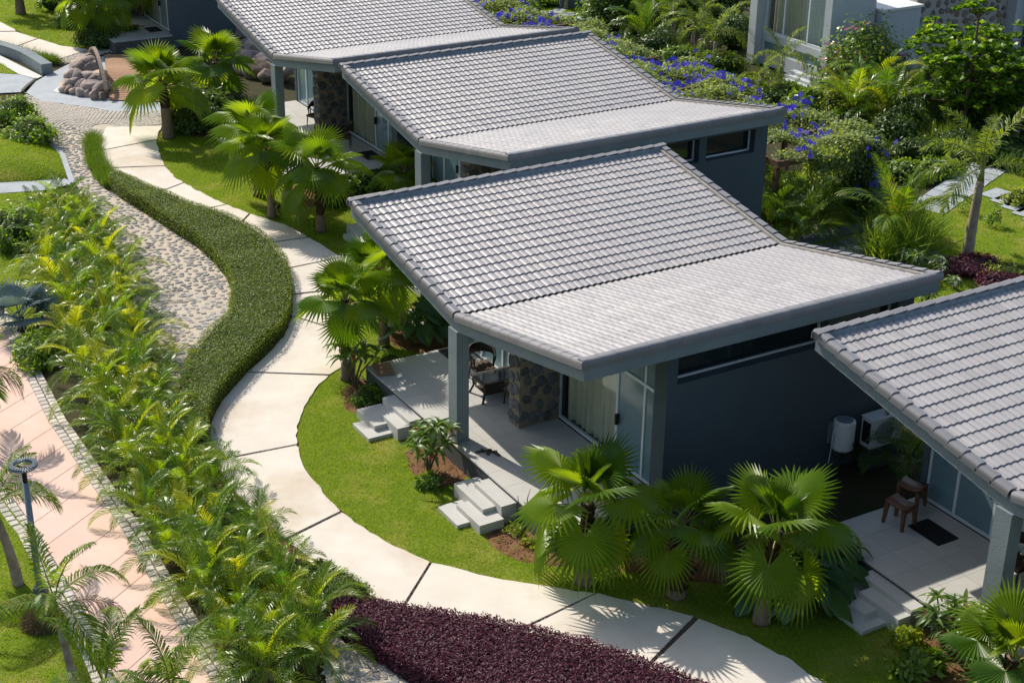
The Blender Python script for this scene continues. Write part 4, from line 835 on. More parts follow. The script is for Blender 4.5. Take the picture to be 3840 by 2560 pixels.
# slab strips behind the near villa
ss = sheet('slab_path', ccw([tuple(hp(u, v)[:2]) for u, v in ((14.6, -3.4), (18.6, -3.4), (18.6, 2.6), (14.6, 2.6))]), .004, M['turf']); tag(ss, 'path of dark slate strips set in grass behind the near villa', 'path', kind='structure')
for i in range(9):
    u = 14.75 + i * .43; B().bv(0, .33, 0, 2.6, 0, .03).ob('slab', M['slate'], ss, loc=hp(u, -1.2, 0), rot=(0, 0, YAW))
B().bv(0, 3.6, 0, .6, 0, .03).ob('slab', M['slate'], ss, loc=hp(14.8, -2.0), rot=(0, 0, YAW))
for i in range(8): p = at(2135, 478).lerp(at(2262, 392), i / 7); B().box(-.36, .36, -.62, .62, 0, .03).ob('slab', M['bluestone'], ss, loc=(p.x, p.y, .008), rot=(0, 0, .98 + random.uniform(-.04, .04)))
for i in range(5): p = at(2290, 448).lerp(at(2390, 505), i / 4); B().box(-.36, .36, -.5, .5, 0, .03).ob('slab', M['bluestone'], ss, loc=(p.x, p.y, .02), rot=(0, 0, -.85))
# ------------------------------------------------------------------ plants
def fan_frond(seed, e, pl, Rr, spread=5.2, ns=32, curve=.5, tip=.12, fold=.3, cup=.35, mats=None, name='frond', stiff=1.):
    r = random.Random(seed); b = B(); pts = []; p = Vector((0, 0, 0)); a = e; n = 5
    for i in range(n + 1):
        pts.append(p.copy()); a = e - curve * (i / n) ** 1.3; p = p + Vector((math.cos(a), 0, math.sin(a))) * (pl / n)
    Hh = pts[-1]; b.tube(pts, [.017, .014, .012, .011, .01, .009], 4, 1)
    a2 = a - fold; d = Vector((math.cos(a2), 0, math.sin(a2))); s = Vector((0, 1, 0)); nn = d.cross(s); nn = nn if nn.z > 0 or abs(a2) > 1.3 else -nn
    if nn.z < -.2 and a2 > -1.2: nn = -nn
    def P(th, rr, h=0.):
        x, y = rr * math.cos(th), rr * math.sin(th); q = Hh + d * x + s * y + nn * (h - cup * (abs(y) ** 1.6) * .55 - (.3 * x * x if x > 0 else -.1 * x)); q.z -= tip * (rr / Rr) ** 3 * Rr * 1.6
        return q
    k0 = len(b.v); b.v.append(tuple(Hh)); E_ = []; 
    for i in range(ns + 1):
        th = -spread / 2 + spread * i / ns; E_.append((th, len(b.v))); b.v.append(tuple(P(th, Rr * .56 * (.85 + .15 * math.cos(th / 2)), -.022 * Rr)))
    for i in range(ns):
        th = (E_[i][0] + E_[i + 1][0]) / 2; L = Rr * (.70 + .30 * math.cos(th * .52)) * r.uniform(.93, 1.05); m = len(b.v)
        b.v.append(tuple(P(th, Rr * .6, .03 * Rr))); t_ = P(th + r.uniform(-.03, .03), L); t_.z -= r.uniform(0, .06) * Rr; b.v.append(tuple(t_))
        for f in ((k0, E_[i][1], m), (k0, m, E_[i + 1][1]), (E_[i][1], m + 1, m), (m, m + 1, E_[i + 1][1])): b.f.append(f); b.m.append(0)
    return b.mesh(name, mats or [M['fan'], M['petiole']])
FF = {}
for c, (e, pl, sp, cv, tp, fo) in enumerate([(1.4, .42, 2.4, .06, .0, .0), (1.12, .52, 4.2, .15, .03, .05), (.85, .6, 5.2, .25, .06, .12), (.55, .66, 5.4, .4, .09, .2), (.2, .66, 5.4, .5, .12, .3), (-.2, .6, 5.2, .6, .14, .35)]):
    FF[c] = [fan_frond(c * 10 + k, e + random.uniform(-.08, .08), pl * random.uniform(.9, 1.1), .66 * random.uniform(.94, 1.06), sp, 32, cv, tp, fo) for k in range(2)]
def trunk_mesh(h, r0, r1, lean, seed, grey=.55, sides=12):
    rr = random.Random(seed); b = B(); n = 22; pts, rad = [], []
    for i in range(n + 1):
        t = i / n; pts.append((lean[0] * t * t, lean[1] * t * t, h * t)); q = r0 + (r1 - r0) * t + (.035 * (1 - t) ** 6); rad.append(q * (1 + (.035 if i % 2 else -.02) + (rr.uniform(-.06, .06) if t > grey else 0)))
    k = len(b.f); b.tube(pts, rad, sides, 0)
    for i in range(n):
        if i / n > grey:
            for j in range(sides): b.m[k + i * sides + j] = 1
    return b.mesh('trunk', [M['trunkgrey'], M['trunkbrown']], True)
BOOT = B().add([(-.05, 0, 0), (.05, 0, 0), (.035, .06, .12), (-.035, .06, .12), (0, .02, .0), (0, .085, .13)], [(0, 1, 2, 3), (0, 3, 5), (3, 2, 5), (2, 1, 5), (1, 0, 5)]).mesh('leaf_base', M['boot'])
def fan_palm(x, y, h, label, s=1., lean=(0, 0), nf=22, r=.13, grey=.55, seed=0, boots=26, world=None, group='fan palms', dropmax=5):
    p = world or at(x, y); rr = random.Random(seed + int(x)); t = thing('fan_palm', label, 'palm', (p.x, p.y, 0), rr.uniform(0, 6.28) * 0, group)
    ob('trunk', trunk_mesh(h, r, r * .72, lean, seed, grey), t); top = Vector((lean[0], lean[1], h))
    for i in range(boots):
        k = rr.uniform(grey - .05, 1.0); q = rr.uniform(0, 6.28); rad = r * (1 - .28 * k) * .92; c = Vector((lean[0] * k * k, lean[1] * k * k, h * k))
        ob('leaf_base', BOOT, t, mat=Matrix.Translation(c) @ Matrix.Rotation(q, 4, 'Z') @ Matrix.Translation((0, rad, 0)) @ Matrix.Diagonal((1, 1, 1, 1)))
    for i in range(nf):
        f = i / (nf - 1); c = min(dropmax, int(f ** 1.1 * 5.75)); q = i * 2.39996 + rr.uniform(-.25, .25) + seed; sc_ = s * rr.uniform(.86, 1.1) * (.8 if c == 0 else 1)
        ob('frond', rr.choice(FF[c]), t, mat=Matrix.Translation(top + Vector((0, 0, -.03 - .18 * f))) @ Matrix.Rotation(q, 4, 'Z') @ Matrix.Rotation(rr.uniform(-.16, .16), 4, 'X') @ Matrix.Rotation(rr.uniform(-.12, .12), 4, 'Y') @ Matrix.Diagonal((sc_, sc_, sc_, 1)))
    return t
fan_palm(1342, 1338, 1.75, 'large fan palm in front of the near terrace, smooth grey lower trunk', 1.3, (.03, .08), 16, .17, .55, 1)
fan_palm(1553, 1368, 1.65, 'fan palm with rough brown trunk between the two largest palms', 1.05, (.05, .05), 15, .17, .1, 2, 40)
fan_palm(1748, 1428, 1.95, 'large fan palm by the walkway, leaning trunk, beside big dark leaves', 1.3, (.14, .05), 16, .15, .42, 3)
fan_palm(2300, 1660, 1.35, 'fan palm cut off by the bottom right corner', 1.15, (0, 0), 15, .15, .5, 4, 12)
fan_palm(797, 872, 2.1, 'fan palm left of the near terrace behind the pink-flowered shrub', 1.15, (.0, .1), 15, .13, .3, 5)
fan_palm(882, 795, 2.05, 'fan palm with dark trunk between two others left of the near villa', 1.25, (-.06, 0), 15, .13, .35, 6)
fan_palm(912, 720, 1.7, 'fan palm closest to the near villa gable, thick grey trunk', 1.05, (-.1, 0), 15, .15, .7, 7)
fan_palm(738, 532, 2.05, 'rightmost of the three fan palms on the curving lawn', 1.32, (-.05, 0), 15, .13, .25, 8)
fan_palm(625, 500, 2.2, 'slim middle one of the three fan palms on the curving lawn', 1.32, (-.06, 0), 15, .12, .55, 9)
fan_palm(593, 450, 2.2, 'left one of the three fan palms on the curving lawn', 1.38, (-.05, 0), 15, .16, .55, 10)
fan_palm(387, 317, 2.05, 'fan palm standing alone beside the footbridge', 1.6, (-.08, 0), 16, .2, .5, 11)
fan_palm(403, 287, 1.5, 'fan palm hidden just behind the one beside the footbridge', .8, (0, .1), 12, .15, .3, 16)
fan_palm(500, 232, 1.5, 'fan palm among shrubs between the footbridge and the boulders', 1.5, (-.05, 0), 15, .16, .3, 12)
fan_palm(192, 102, 2.0, 'leftmost of the three tall fan palms before the dark blue villa', 1.25, (0, 0), 18, .2, .0, 13)
fan_palm(262, 108, 2.1, 'middle one of the three tall fan palms before the dark blue villa', 1.25, (0, 0), 18, .17, .4, 14)
fan_palm(346, 62, 2.0, 'fan palm nearest the dark blue villa door', 1.25, (0, 0), 18, .2, .0, 15)
fan_palm(48, 33, 2.2, 'fan palm with grey trunk at the top left corner', 1.2, (0, 0), 14, .22, .9, 17, 4)
fan_palm(930, 470, 1.1, 'small fan palm peeking over the ridge of the near villa', 1.1, (0, 0), 16, .13, .3, 18, 8)
# feather fronds
def feather(seed, L, e0, droop, n, ll, lw, va=.5, f0=1.15, f1=.5, ld=.25, mats=None, plumose=False, name='frond', pw=1.5, t0=.16, rad=.011):
    r = random.Random(seed); b = B(); S = 14; pts, ang = [Vector((0, 0, 0))], [e0]
    for i in range(S):
        a = e0 - droop * ((i + .5) / S) ** pw; pts.append(pts[-1] + Vector((math.cos(a), 0, math.sin(a))) * (L / S)); ang.append(a)
    b.tube(pts, [rad * (1 - .8 * i / S) for i in range(S + 1)], 4, 1)
    for i in range(n):
        t = t0 + (1 - t0) * (i + .5) / n; x = t * S; k = min(S - 1, int(x)); p = pts[k].lerp(pts[k + 1], x - k); T = (pts[k + 1] - pts[k]).normalized(); Y = Vector((0, 1, 0)); N = T.cross(Y); N = N if N.z > 0 else -N
        tt = (t - t0) / (1 - t0); ln = ll * (.5 + .5 * math.sin(math.pi * min(1, .18 + tt * .72))) * (1 - .45 * max(0, tt - .7) / .3)
        for sd in (-1, 1):
            f = f0 + (f1 - f0) * tt + r.uniform(-.1, .1); v = va + r.uniform(-.12, .12)
            if plumose: v = r.choice((-.5, .1, .6, 1.1)) + r.uniform(-.2, .2)
            D = (T * math.cos(f) + (Y * sd * math.cos(v) + N * math.sin(v)) * math.sin(f)).normalized(); wv = (T - D * T.dot(D)).normalized(); q = ln * r.uniform(.9, 1.08)
            m1 = p + D * q * .4 + N * .04 * q; m2 = p + D * q * .75 + Vector((0, 0, -ld * q * .35)); tp = p + D * q + Vector((0, 0, -ld * q)); k0 = len(b.v)
            b.v += [tuple(p - wv * lw * .25), tuple(p + wv * lw * .25), tuple(m1 + wv * lw * .5), tuple(m1 - wv * lw * .5), tuple(m2 + wv * lw * .4), tuple(m2 - wv * lw * .4), tuple(tp)]
            b.f += [(k0, k0 + 1, k0 + 2, k0 + 3), (k0 + 3, k0 + 2, k0 + 4, k0 + 5), (k0 + 5, k0 + 4, k0 + 6)]; b.m += [0, 0, 0]
    return b.mesh(name, mats)
AR = [M['areca'], M['cane']]; AD = [M['arecadark'], M['cane']]
ARF = [[feather(300 + c * 10 + k, random.uniform(1.2, 1.5), e, dr, 27, .38, .021, .5, 1.0, .45, .35, AR) for k in range(3)] for c, (e, dr) in enumerate([(1.4, .9), (1.15, 1.35), (.9, 1.65), (.65, 1.7)])]
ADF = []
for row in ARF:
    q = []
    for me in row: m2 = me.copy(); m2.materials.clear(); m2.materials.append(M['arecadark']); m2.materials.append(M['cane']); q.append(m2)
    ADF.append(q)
def areca(p, s, label, group, nf=14, dark=False, seed=0, name='areca_palm', cat='palm'):
    r = random.Random(seed); t = thing(name, label, cat, (p.x, p.y, 0), 0, group, s)
    for i in range(3):
        q = r.uniform(0, 6.28); B().tube([(.05 * math.cos(q), .05 * math.sin(q), 0), (.14 * math.cos(q), .14 * math.sin(q), .55)], [.022, .016], 6).ob('cane', M['cane'], t)
    for i in range(nf):
        f = i / (nf - 1); c = min(3, int(f * 4.2)); q = i * 2.39996 + r.uniform(-.4, .4); rad = r.uniform(.02, .14); zz = .42 - .3 * f + r.uniform(-.06, .1); k = r.uniform(.82, 1.12)
        ob('frond', r.choice((ADF if dark else ARF)[c]), t, mat=Matrix.Translation((rad * math.cos(q), rad * math.sin(q), zz)) @ Matrix.Rotation(q, 4, 'Z') @ Matrix.Rotation(r.uniform(-.3, .3), 4, 'X') @ Matrix.Diagonal((k, k, k, 1)))
    return t
CL = [(130, 500), (150, 540), (195, 640), (240, 760), (280, 880), (318, 990), (370, 1100), (445, 1210), (515, 1310), (580, 1410), (645, 1510), (710, 1620)]; HWD = [.8, 1.0, 1.15, 1.15, 1.05, .95, .85, .9, 1.0, 1.05, 1.1, 1.1]
cl = [Vector(q) for q in smoothline(W(*CL), 8)]; seg = np.cumsum([0] + [(b - a).length for a, b in zip(cl[:-1], cl[1:])]); d = .3; row = 0; spots = []
while d < seg[-1] - .2:
    k = int(np.searchsorted(seg, d)) - 1; a, b_ = cl[k], cl[k + 1]; t = (b_ - a).normalized(); p = a + t * (d - seg[k]); nn = Vector((-t.y, t.x)); hw_ = float(np.interp(d / seg[-1], np.linspace(0, 1, len(HWD)), HWD))
    for o_ in ((-.72, .02, .72) if row % 2 else (-.38, .38)):
        spots.append(p + nn * (o_ * hw_ + random.uniform(-.12, .12)) + t * random.uniform(-.15, .15))
    d += .88; row += 1
spots.sort(key=lambda q: q.length)
ordn = lambda n: '%d%s' % (n, 'th' if 10 <= n % 100 <= 20 else {1: 'st', 2: 'nd', 3: 'rd'}.get(n % 10, 'th'))
for i, q in enumerate(spots):
    areca(Vector((q.x, q.y, 0)), random.uniform(.72, .94), 'areca palm, %s from the near end of the row between pink path and stone bed' % ordn(i + 1), 'areca palms in the row along the pink path', 15, False, 900 + i)
# royal-type palms on the lower left lawn
ROY = [M['royal'], M['petiole']]
RYF = [[feather(400 + c * 10 + k, random.uniform(1.45, 1.75), e, dr, 40, .46, .026, .25, 1.05, .45, .55, ROY, rad=.018, pw=1.3) for k in range(2)] for c, (e, dr) in enumerate([(1.35, .8), (1.0, 1.4), (.65, 1.7), (.25, 1.5)])]
DEAD = feather(480, 1.5, .2, 1.5, 30, .4, .02, .0, 1., .5, .8, [M['deadfrond'], M['deadfrond']])
def feather_palm(name, x, y, h, label, frs, nf=9, s=1., r=.1, lean=(0, 0), dead=0, seed=0, tmat=None, shaft=True, az0=0., group=None, world=None):
    p = world or at(x, y); rr = random.Random(seed); t = thing(name, label, 'palm', (p.x, p.y, 0), 0, group); b = B(); n = 16
    b.tube([(lean[0] * (i / n) ** 1.5, lean[1] * (i / n) ** 1.5, h * i / n) for i in range(n + 1)], [r * (1.25 - .45 * i / n) * (1 + (.05 if i % 3 == 0 else 0)) for i in range(n + 1)], 12); b.ob('trunk', tmat or M['palmtrunk'], t, True); top = Vector((lean[0], lean[1], h))
    if shaft: B().tube([top, top + Vector((lean[0] * .15, lean[1] * .15, .4))], [r * .72, r * .4], 10).ob('crownshaft', M['cane'], t, True); top = top + Vector((lean[0] * .12, lean[1] * .12, .34))
    for i in range(nf):
        f = i / max(1, nf - 1); c = min(3, int(f * 4.2)); k = s * rr.uniform(.85, 1.1)
        ob('frond', rr.choice(frs[c]), t, mat=Matrix.Translation(top) @ Matrix.Rotation(az0 + i * 2.39996 + rr.uniform(-.3, .3), 4, 'Z') @ Matrix.Rotation(rr.uniform(-.25, .25), 4, 'X') @ Matrix.Diagonal((k, k, k, 1)))
    for i in range(dead): ob('dead_frond', DEAD, t, mat=Matrix.Translation(top + Vector((0, 0, -.1))) @ Matrix.Rotation(.3 + i * 2, 4, 'Z') @ Matrix.Diagonal((s, s, s, 1)))
    return t
G2 = 'young feather palms on the lawn by the pink path'
feather_palm('feather_palm', 42, 1342, 1.35, 'feather palm left of the lamp post, tapered grey trunk', RYF, 10, 1.0, .09, (-.25, .1), 0, 1, group=G2, az0=.4)
feather_palm('feather_palm', 180, 1625, 1.75, 'feather palm arching a long frond over the pink path, bare brown trunk', RYF, 6, .9, .07, (-.18, .1), 1, 2, group=G2, az0=-.2)
feather_palm('feather_palm', 262, 1760, 1.25, 'feather palm at the bottom edge with its withered tip by the setts', RYF, 8, .95, .09, (0, 0), 1, 3, group=G2, az0=.9)
feather_palm('feather_palm', 410, 1760, 1.15, 'feather palm at the bottom edge standing on the pink path side', RYF, 7, .95, .09, (0, 0), 0, 4, group=G2, az0=.4)
feather_palm('feather_palm', -70, 1010, 1.3, 'feather palm reaching in from the left edge over the pink path', RYF, 9, 1.0, .09, (0, 0), 1, 5, group=G2, az0=.1)
FOX = [M['foxtail'], M['petiole']]
FXF = [[feather(500 + c * 10 + k, random.uniform(1.8, 2.1), e, dr, 56, .34, .028, .3, 1.2, .6, .25, FOX, True, rad=.02, pw=1.4) for k in range(2)] for c, (e, dr) in enumerate([(1.25, 1.), (.95, 1.5), (.6, 1.8), (.3, 1.9)])]
fx = feather_palm('foxtail_palm', 2221, 592, 2.35, 'foxtail palm with smooth ringed grey trunk on the right lawn', FXF, 10, 1.3, .14, (.1, .1), 0, 6, tmat=M['palmtrunk'])
B().tube([(.12, .1, 2.6), (.16, .1, 4.3)], [.02, .006], 6).ob('spear', M['cane'], fx)
COC = [M['royal'], M['petiole']]; CCF = [[feather(560 + c * 10 + k, 1.9, e, dr, 34, .5, .035, .2, .9, .35, .3, COC, rad=.02) for k in range(2)] for c, (e, dr) in enumerate([(1.45, .5), (1.25, .8), (1.0, 1.1), (.75, 1.2)])]
feather_palm('young_coconut_palm', 2052, 575, .75, 'young coconut palm with upright fronds beside the pergola end', CCF, 9, 1.15, .1, (0, 0), 0, 7, shaft=False)
for i, (x, y, s, lab) in enumerate([(1640, 150, .9, 'foxtail palm beside the pergola vines, nearest the pale villa'), (1590, 120, .8, 'foxtail palm in the middle of the clump behind the pergola'), (1545, 95, .8, 'foxtail palm at the back of the clump behind the pergola'), (1790, 200, .75, 'foxtail palm in front of the pale villa window'), (1740, 235, .6, 'short foxtail palm low beside the blue flowers'), (1880, 240, .6, 'spiky short palm between the blue flowers and lime bush'), (1230, 35, .6, 'foxtail palm at the top beyond the vines'), (1170, 30, .6, 'bushy palm just above the farthest tiled roof'), (1300, 22, .55, 'small palm near the planter box')]):
    feather_palm('foxtail_palm', x, y, .9 * s / .8, lab, FXF, 9, s, .09, (0, 0), 0, 20 + i, group='foxtail palms behind the pergola')
# darker areca clumps
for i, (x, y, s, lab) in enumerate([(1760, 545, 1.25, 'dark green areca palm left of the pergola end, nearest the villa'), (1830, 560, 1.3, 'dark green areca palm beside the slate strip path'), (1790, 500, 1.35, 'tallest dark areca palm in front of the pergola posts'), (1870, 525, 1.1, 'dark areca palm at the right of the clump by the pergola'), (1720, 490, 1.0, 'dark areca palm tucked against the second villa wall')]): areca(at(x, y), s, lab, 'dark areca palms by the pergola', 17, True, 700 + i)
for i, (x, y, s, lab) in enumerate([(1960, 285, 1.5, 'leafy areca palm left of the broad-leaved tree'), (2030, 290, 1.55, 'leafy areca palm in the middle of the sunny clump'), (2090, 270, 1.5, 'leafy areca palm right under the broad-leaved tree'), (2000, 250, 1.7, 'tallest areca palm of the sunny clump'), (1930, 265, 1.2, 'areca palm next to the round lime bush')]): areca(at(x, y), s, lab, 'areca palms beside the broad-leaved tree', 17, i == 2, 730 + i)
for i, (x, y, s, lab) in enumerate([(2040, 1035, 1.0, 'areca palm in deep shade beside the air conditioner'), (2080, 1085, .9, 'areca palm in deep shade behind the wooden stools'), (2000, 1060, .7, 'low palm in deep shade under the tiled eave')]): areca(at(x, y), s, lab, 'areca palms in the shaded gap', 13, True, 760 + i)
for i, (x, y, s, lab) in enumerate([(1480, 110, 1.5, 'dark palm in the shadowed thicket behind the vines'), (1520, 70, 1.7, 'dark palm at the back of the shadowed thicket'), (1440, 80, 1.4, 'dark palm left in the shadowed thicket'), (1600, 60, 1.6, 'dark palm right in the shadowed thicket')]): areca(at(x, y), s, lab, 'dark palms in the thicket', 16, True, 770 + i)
# silver fan palm
bi = at(50, 760); t = thing('silver_fan_palm', 'silver-blue fan palm on the left lawn', 'palm', (bi.x, bi.y, 0)); BIF = [fan_frond(800 + k, e, .5, .6, 3.6, 22, .2, .03, .1, .2, [M['bismarck'], M['bismarck']]) for k, e in enumerate((1.3, 1.0, .75, .5))]
for i in range(11): ob('frond', BIF[min(3, i // 3)], t, mat=Matrix.Translation((0, 0, .3)) @ Matrix.Rotation(i * 2.4, 4, 'Z') @ Matrix.Diagonal((1.15, 1.15, 1.15, 1)))
B().tube([(0, 0, 0), (0, 0, .4)], [.12, .1], 8).ob('trunk', M['trunkbrown'], t)
# ---- leaves in bulk
def leaf_t(L=1., W_=.4, fold=.12, tipy=0.):   # pointed oval leaf along +Y
    return np.array([(0, 0, 0), (W_ / 2, .45 * L, fold), (0, .5 * L, 0), (-W_ / 2, .45 * L, fold), (0, L, -.05 * L)]), [(0, 1, 2), (0, 2, 3), (2, 1, 4), (3, 2, 4)]
LV, LF = leaf_t(1, .45, .08); LR, LRF = np.array([(0, 0, 0), (.3, .45, .05), (.34, .75, .03), (0, 1, -.02), (-.34, .75, .03), (-.3, .45, .05)]), [(0, 1, 5), (1, 2, 5), (5, 2, 4), (2, 3, 4)]
def leaves(name, pos, nrm, size, m, rg_, parent, tmpl=(LV, LF), up=.35):
    nz = nrm + rg_.normal(size=nrm.shape) * .55; nz[:, 2] += up; X, Y, Z = axes_from(nz, rg_); V, F = batch(tmpl[0], tmpl[1], pos, X, Y, Z, rg_.uniform(*size, len(pos))); return ob(name, npmesh(name, V, F, m), parent)
def bush(name, p, rad, n, size, m, label, cat='shrub', group=None, seed=0, clumps=26, flower=None, core=True, tmpl=None, z0=0., coremat=None, spread=.3, stem=True):
    rg_ = np.random.default_rng(seed); t = thing(name, label, cat, (p.x, p.y, z0), 0, group); rad = np.array(rad)
    c = rg_.normal(size=(clumps, 3)); c /= np.linalg.norm(c, axis=1, keepdims=True); c[:, 2] = np.abs(c[:, 2]) * 1.0 - .12; c *= rg_.uniform(.72, .98, (clumps, 1))
    k = rg_.integers(0, clumps, n); o = c[k] + rg_.normal(size=(n, 3)) * spread * .5; pos = o * rad + [0, 0, rad[2] * .35]; pos[:, 2] = np.maximum(pos[:, 2], .03)
    leaves('foliage', pos, o, size, m, rg_, t, tmpl or (LV, LF))
    if core:
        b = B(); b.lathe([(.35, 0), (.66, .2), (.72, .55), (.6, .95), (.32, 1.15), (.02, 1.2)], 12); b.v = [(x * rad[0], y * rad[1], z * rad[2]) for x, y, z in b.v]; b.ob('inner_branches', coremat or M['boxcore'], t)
    if flower:
        fm, nf, fs = flower; ci = rg_.integers(0, clumps, nf); fo = c[ci] * 1.08 + rg_.normal(size=(nf, 3)) * .13; fp_ = fo * rad + [0, 0, rad[2] * .4]; fp_[:, 2] = np.maximum(fp_[:, 2], .1); leaves('flowers', fp_, fo + [0, -.4, .3], fs, fm, rg_, t, (FLV, FLF), .2)
    return t
FLV = np.array([(0, 0, 0)] + [(math.cos(a) * r, math.sin(a) * r, .12 if r > .5 else .05) for i in range(5) for a, r in ((i * 1.2566 - .45, .8), (i * 1.2566, 1.), (i * 1.2566 + .45, .8))]); FLF = [(0, 1 + 3 * i, 2 + 3 * i) for i in range(5)] + [(0, 2 + 3 * i, 3 + 3 * i) for i in range(5)]
# hedges
def hedge(name, L, Rr, h, label, m, core, dens, size, seed, world=False, rough=.05, tmpl=None):
    rg_ = np.random.default_rng(seed); n = 60; A = [Vector(q) for q in smoothline(W(*L), 8)]; C = [Vector(q) for q in smoothline(W(*Rr), 8)]
    def res(P):
        s = np.cumsum([0] + [(b - a).length for a, b in zip(P[:-1], P[1:])]); x = np.linspace(0, s[-1], n + 1); return np.c_[np.interp(x, s, [p.x for p in P]), np.interp(x, s, [p.y for p in P])]
    A, C = res(A), res(C); hh = h * (1 + .04 * np.sin(np.arange(n + 1) * .9)); t = thing(name, label, 'hedge', (A[0, 0], A[0, 1], 0)); o0 = np.array([A[0, 0], A[0, 1], 0])
    b = B(); rows = []
    for i in range(n + 1):
        d = C[i] - A[i]; a, c = A[i] + d * .06, C[i] - d * .06; z = hh[i] * .92; a2, c2 = A[i] + d * .09, C[i] - d * .09
        rows += [(a[0], a[1], 0), (a2[0], a2[1], z), (c2[0], c2[1], z), (c[0], c[1], 0)]
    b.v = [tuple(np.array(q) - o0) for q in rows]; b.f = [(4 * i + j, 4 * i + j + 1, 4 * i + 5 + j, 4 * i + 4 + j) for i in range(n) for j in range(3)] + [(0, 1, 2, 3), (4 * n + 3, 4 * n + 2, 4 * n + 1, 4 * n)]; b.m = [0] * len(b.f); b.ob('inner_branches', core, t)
    area_t = sum(np.linalg.norm((A[i + 1] - A[i])) * np.linalg.norm(C[i] - A[i]) for i in range(n)); PP, NN = [], []
    def samp(k, f): 
        i = rg_.uniform(0, n, k); j = np.minimum(i.astype(int), n - 1); u = (i - j)[:, None]; return A[j] * (1 - u) + A[j + 1] * u, C[j] * (1 - u) + C[j + 1] * u, np.interp(i, np.arange(n + 1), hh)
    k = int(area_t * dens); a, c, z = samp(k, 0); s = rg_.uniform(0, 1, (k, 1)); p = a + (c - a) * s; edge = np.minimum(s, 1 - s)[:, 0]; zz = z - np.maximum(0, .08 - edge) * h * .9 + rg_.normal(size=k) * rough * h + .05 * h * np.sin(p[:, 0] * 3.1 + 1) * np.sin(p[:, 1] * 2.7); PP.append(np.c_[p, zz]); NN.append(np.tile([0, 0, 1.], (k, 1)))
    for side in (0, 1):
        ln = sum(np.linalg.norm((C if side else A)[i + 1] - (C if side else A)[i]) for i in range(n)); k = int(ln * h * dens * .9); a, c, z = samp(k, 0); q = (c if side else a); d = (c - a) / np.linalg.norm(c - a, axis=1, keepdims=True) * (1 if side else -1); hz = rg_.uniform(.02, 1, k); p = q - d * .03 + d * rg_.normal(size=(k, 1)) * .035; PP.append(np.c_[p, z * hz]); NN.append(np.c_[d, np.full(k, .2)])
    for e in (0, n):
        k = int(np.linalg.norm(C[e] - A[e]) * h * dens); s = rg_.uniform(0, 1, (k, 1)); p = A[e] + (C[e] - A[e]) * s; d = (A[1] - A[0]) * -1 if e == 0 else (A[n] - A[n - 1]); d = d / np.linalg.norm(d); PP.append(np.c_[p + d * rg_.normal(size=(k, 1)) * .03, h * rg_.uniform(.02, 1, k)]); NN.append(np.tile([d[0], d[1], .2], (k, 1)))
    leaves('foliage', np.vstack(PP) - o0, np.vstack(NN), size, m, rg_, t, tmpl or (LV, LF), .25); return t
hedge('box_hedge', [(253, 432), (283, 461), (333, 491), (380, 523), (420, 549), (450, 567), (493, 607), (520, 640), (534, 673), (531, 722), (521, 754), (486, 786), (463, 816), (437, 843), (428, 870), (421, 910), (418, 960), (425, 1010)],
      [(275, 426), (343, 454), (433, 492), (490, 511), (543, 529), (575, 546), (603, 564), (633, 591), (657, 620), (667, 650), (671, 680), (668, 728), (653, 769), (622, 806), (584, 842), (546, 882), (518, 912), (494, 946), (480, 985), (480, 1030)], .5, 'long clipped green hedge curving between stone bed and walkway', M['box'], M['boxcore'], 1700, (.035, .06), 31)
hedge('purple_hedge', [(760, 1445), (790, 1462), (815, 1490), (867, 1520), (940, 1565), (1100, 1640), (1300, 1720), (1600, 1800)], [(775, 1410), (850, 1412), (915, 1430), (1050, 1446), (1190, 1472), (1351, 1512), (1494, 1560), (1700, 1640)], .42, 'dark purple-leaved hedge along the bottom edge of the walkway', M['purple'], M['purplecore'], 2600, (.045, .075), 32, rough=.1)
hedge('green_hedge', [(700, 1330), (715, 1370), (740, 1415), (770, 1450)], [(745, 1325), (800, 1352), (850, 1385), (862, 1418)], .42, 'short round green hedge at the end of the purple one', M['box'], M['boxcore'], 1800, (.035, .06), 33)
# grassy border and grasses
BL = np.array([(-.011, 0, 0), (.011, 0, 0), (.009, .12, .55), (-.009, .12, .55), (0, .45, .9)]); BLF = [(0, 1, 2), (0, 2, 3), (3, 2, 4)]
def grasses(name, centres, n, h, spread, m, label, cat='grass', kind='stuff', seed=0, lean=.35):
    rg_ = np.random.default_rng(seed); C = np.array([(c.x, c.y, 0) for c in centres]); k = np.repeat(np.arange(len(C)), n); pos = C[k] + np.c_[rg_.normal(size=(len(k), 2)) * spread, np.zeros(len(k))]; nz = np.c_[rg_.normal(size=(len(k), 2)) * lean, np.ones(len(k))]; X, Y, Z = axes_from(nz, rg_)
    V, F = batch(BL, BLF, pos, X, Y, Z, rg_.uniform(.7, 1.2, len(k)) * h); return tag(ob(name, npmesh(name, V, F, m)), label, cat, kind=kind)
cs = [Vector(p) for p in smoothline(W((212, 318), (215, 350), (224, 380), (240, 405), (258, 425)), 14)]
grasses('border_grass', [c + Vector((random.uniform(-.25, .25), random.uniform(-.2, .2))) for c in cs for _ in range(3)], 46, .34, .09, M['liriope'], 'strip of tufted dark grass at the far end of the hedge', seed=3)
cs = [Vector(p) for p in smoothline(W((-20, 112), (30, 122), (70, 132), (105, 142), (130, 147)), 10)]
grasses('border_grass', [c + Vector((random.uniform(-.2, .2), random.uniform(-.2, .2))) for c in cs for _ in range(2)], 40, .42, .12, M['liriope'], 'strip of tufted grass behind the curved low wall', seed=4)
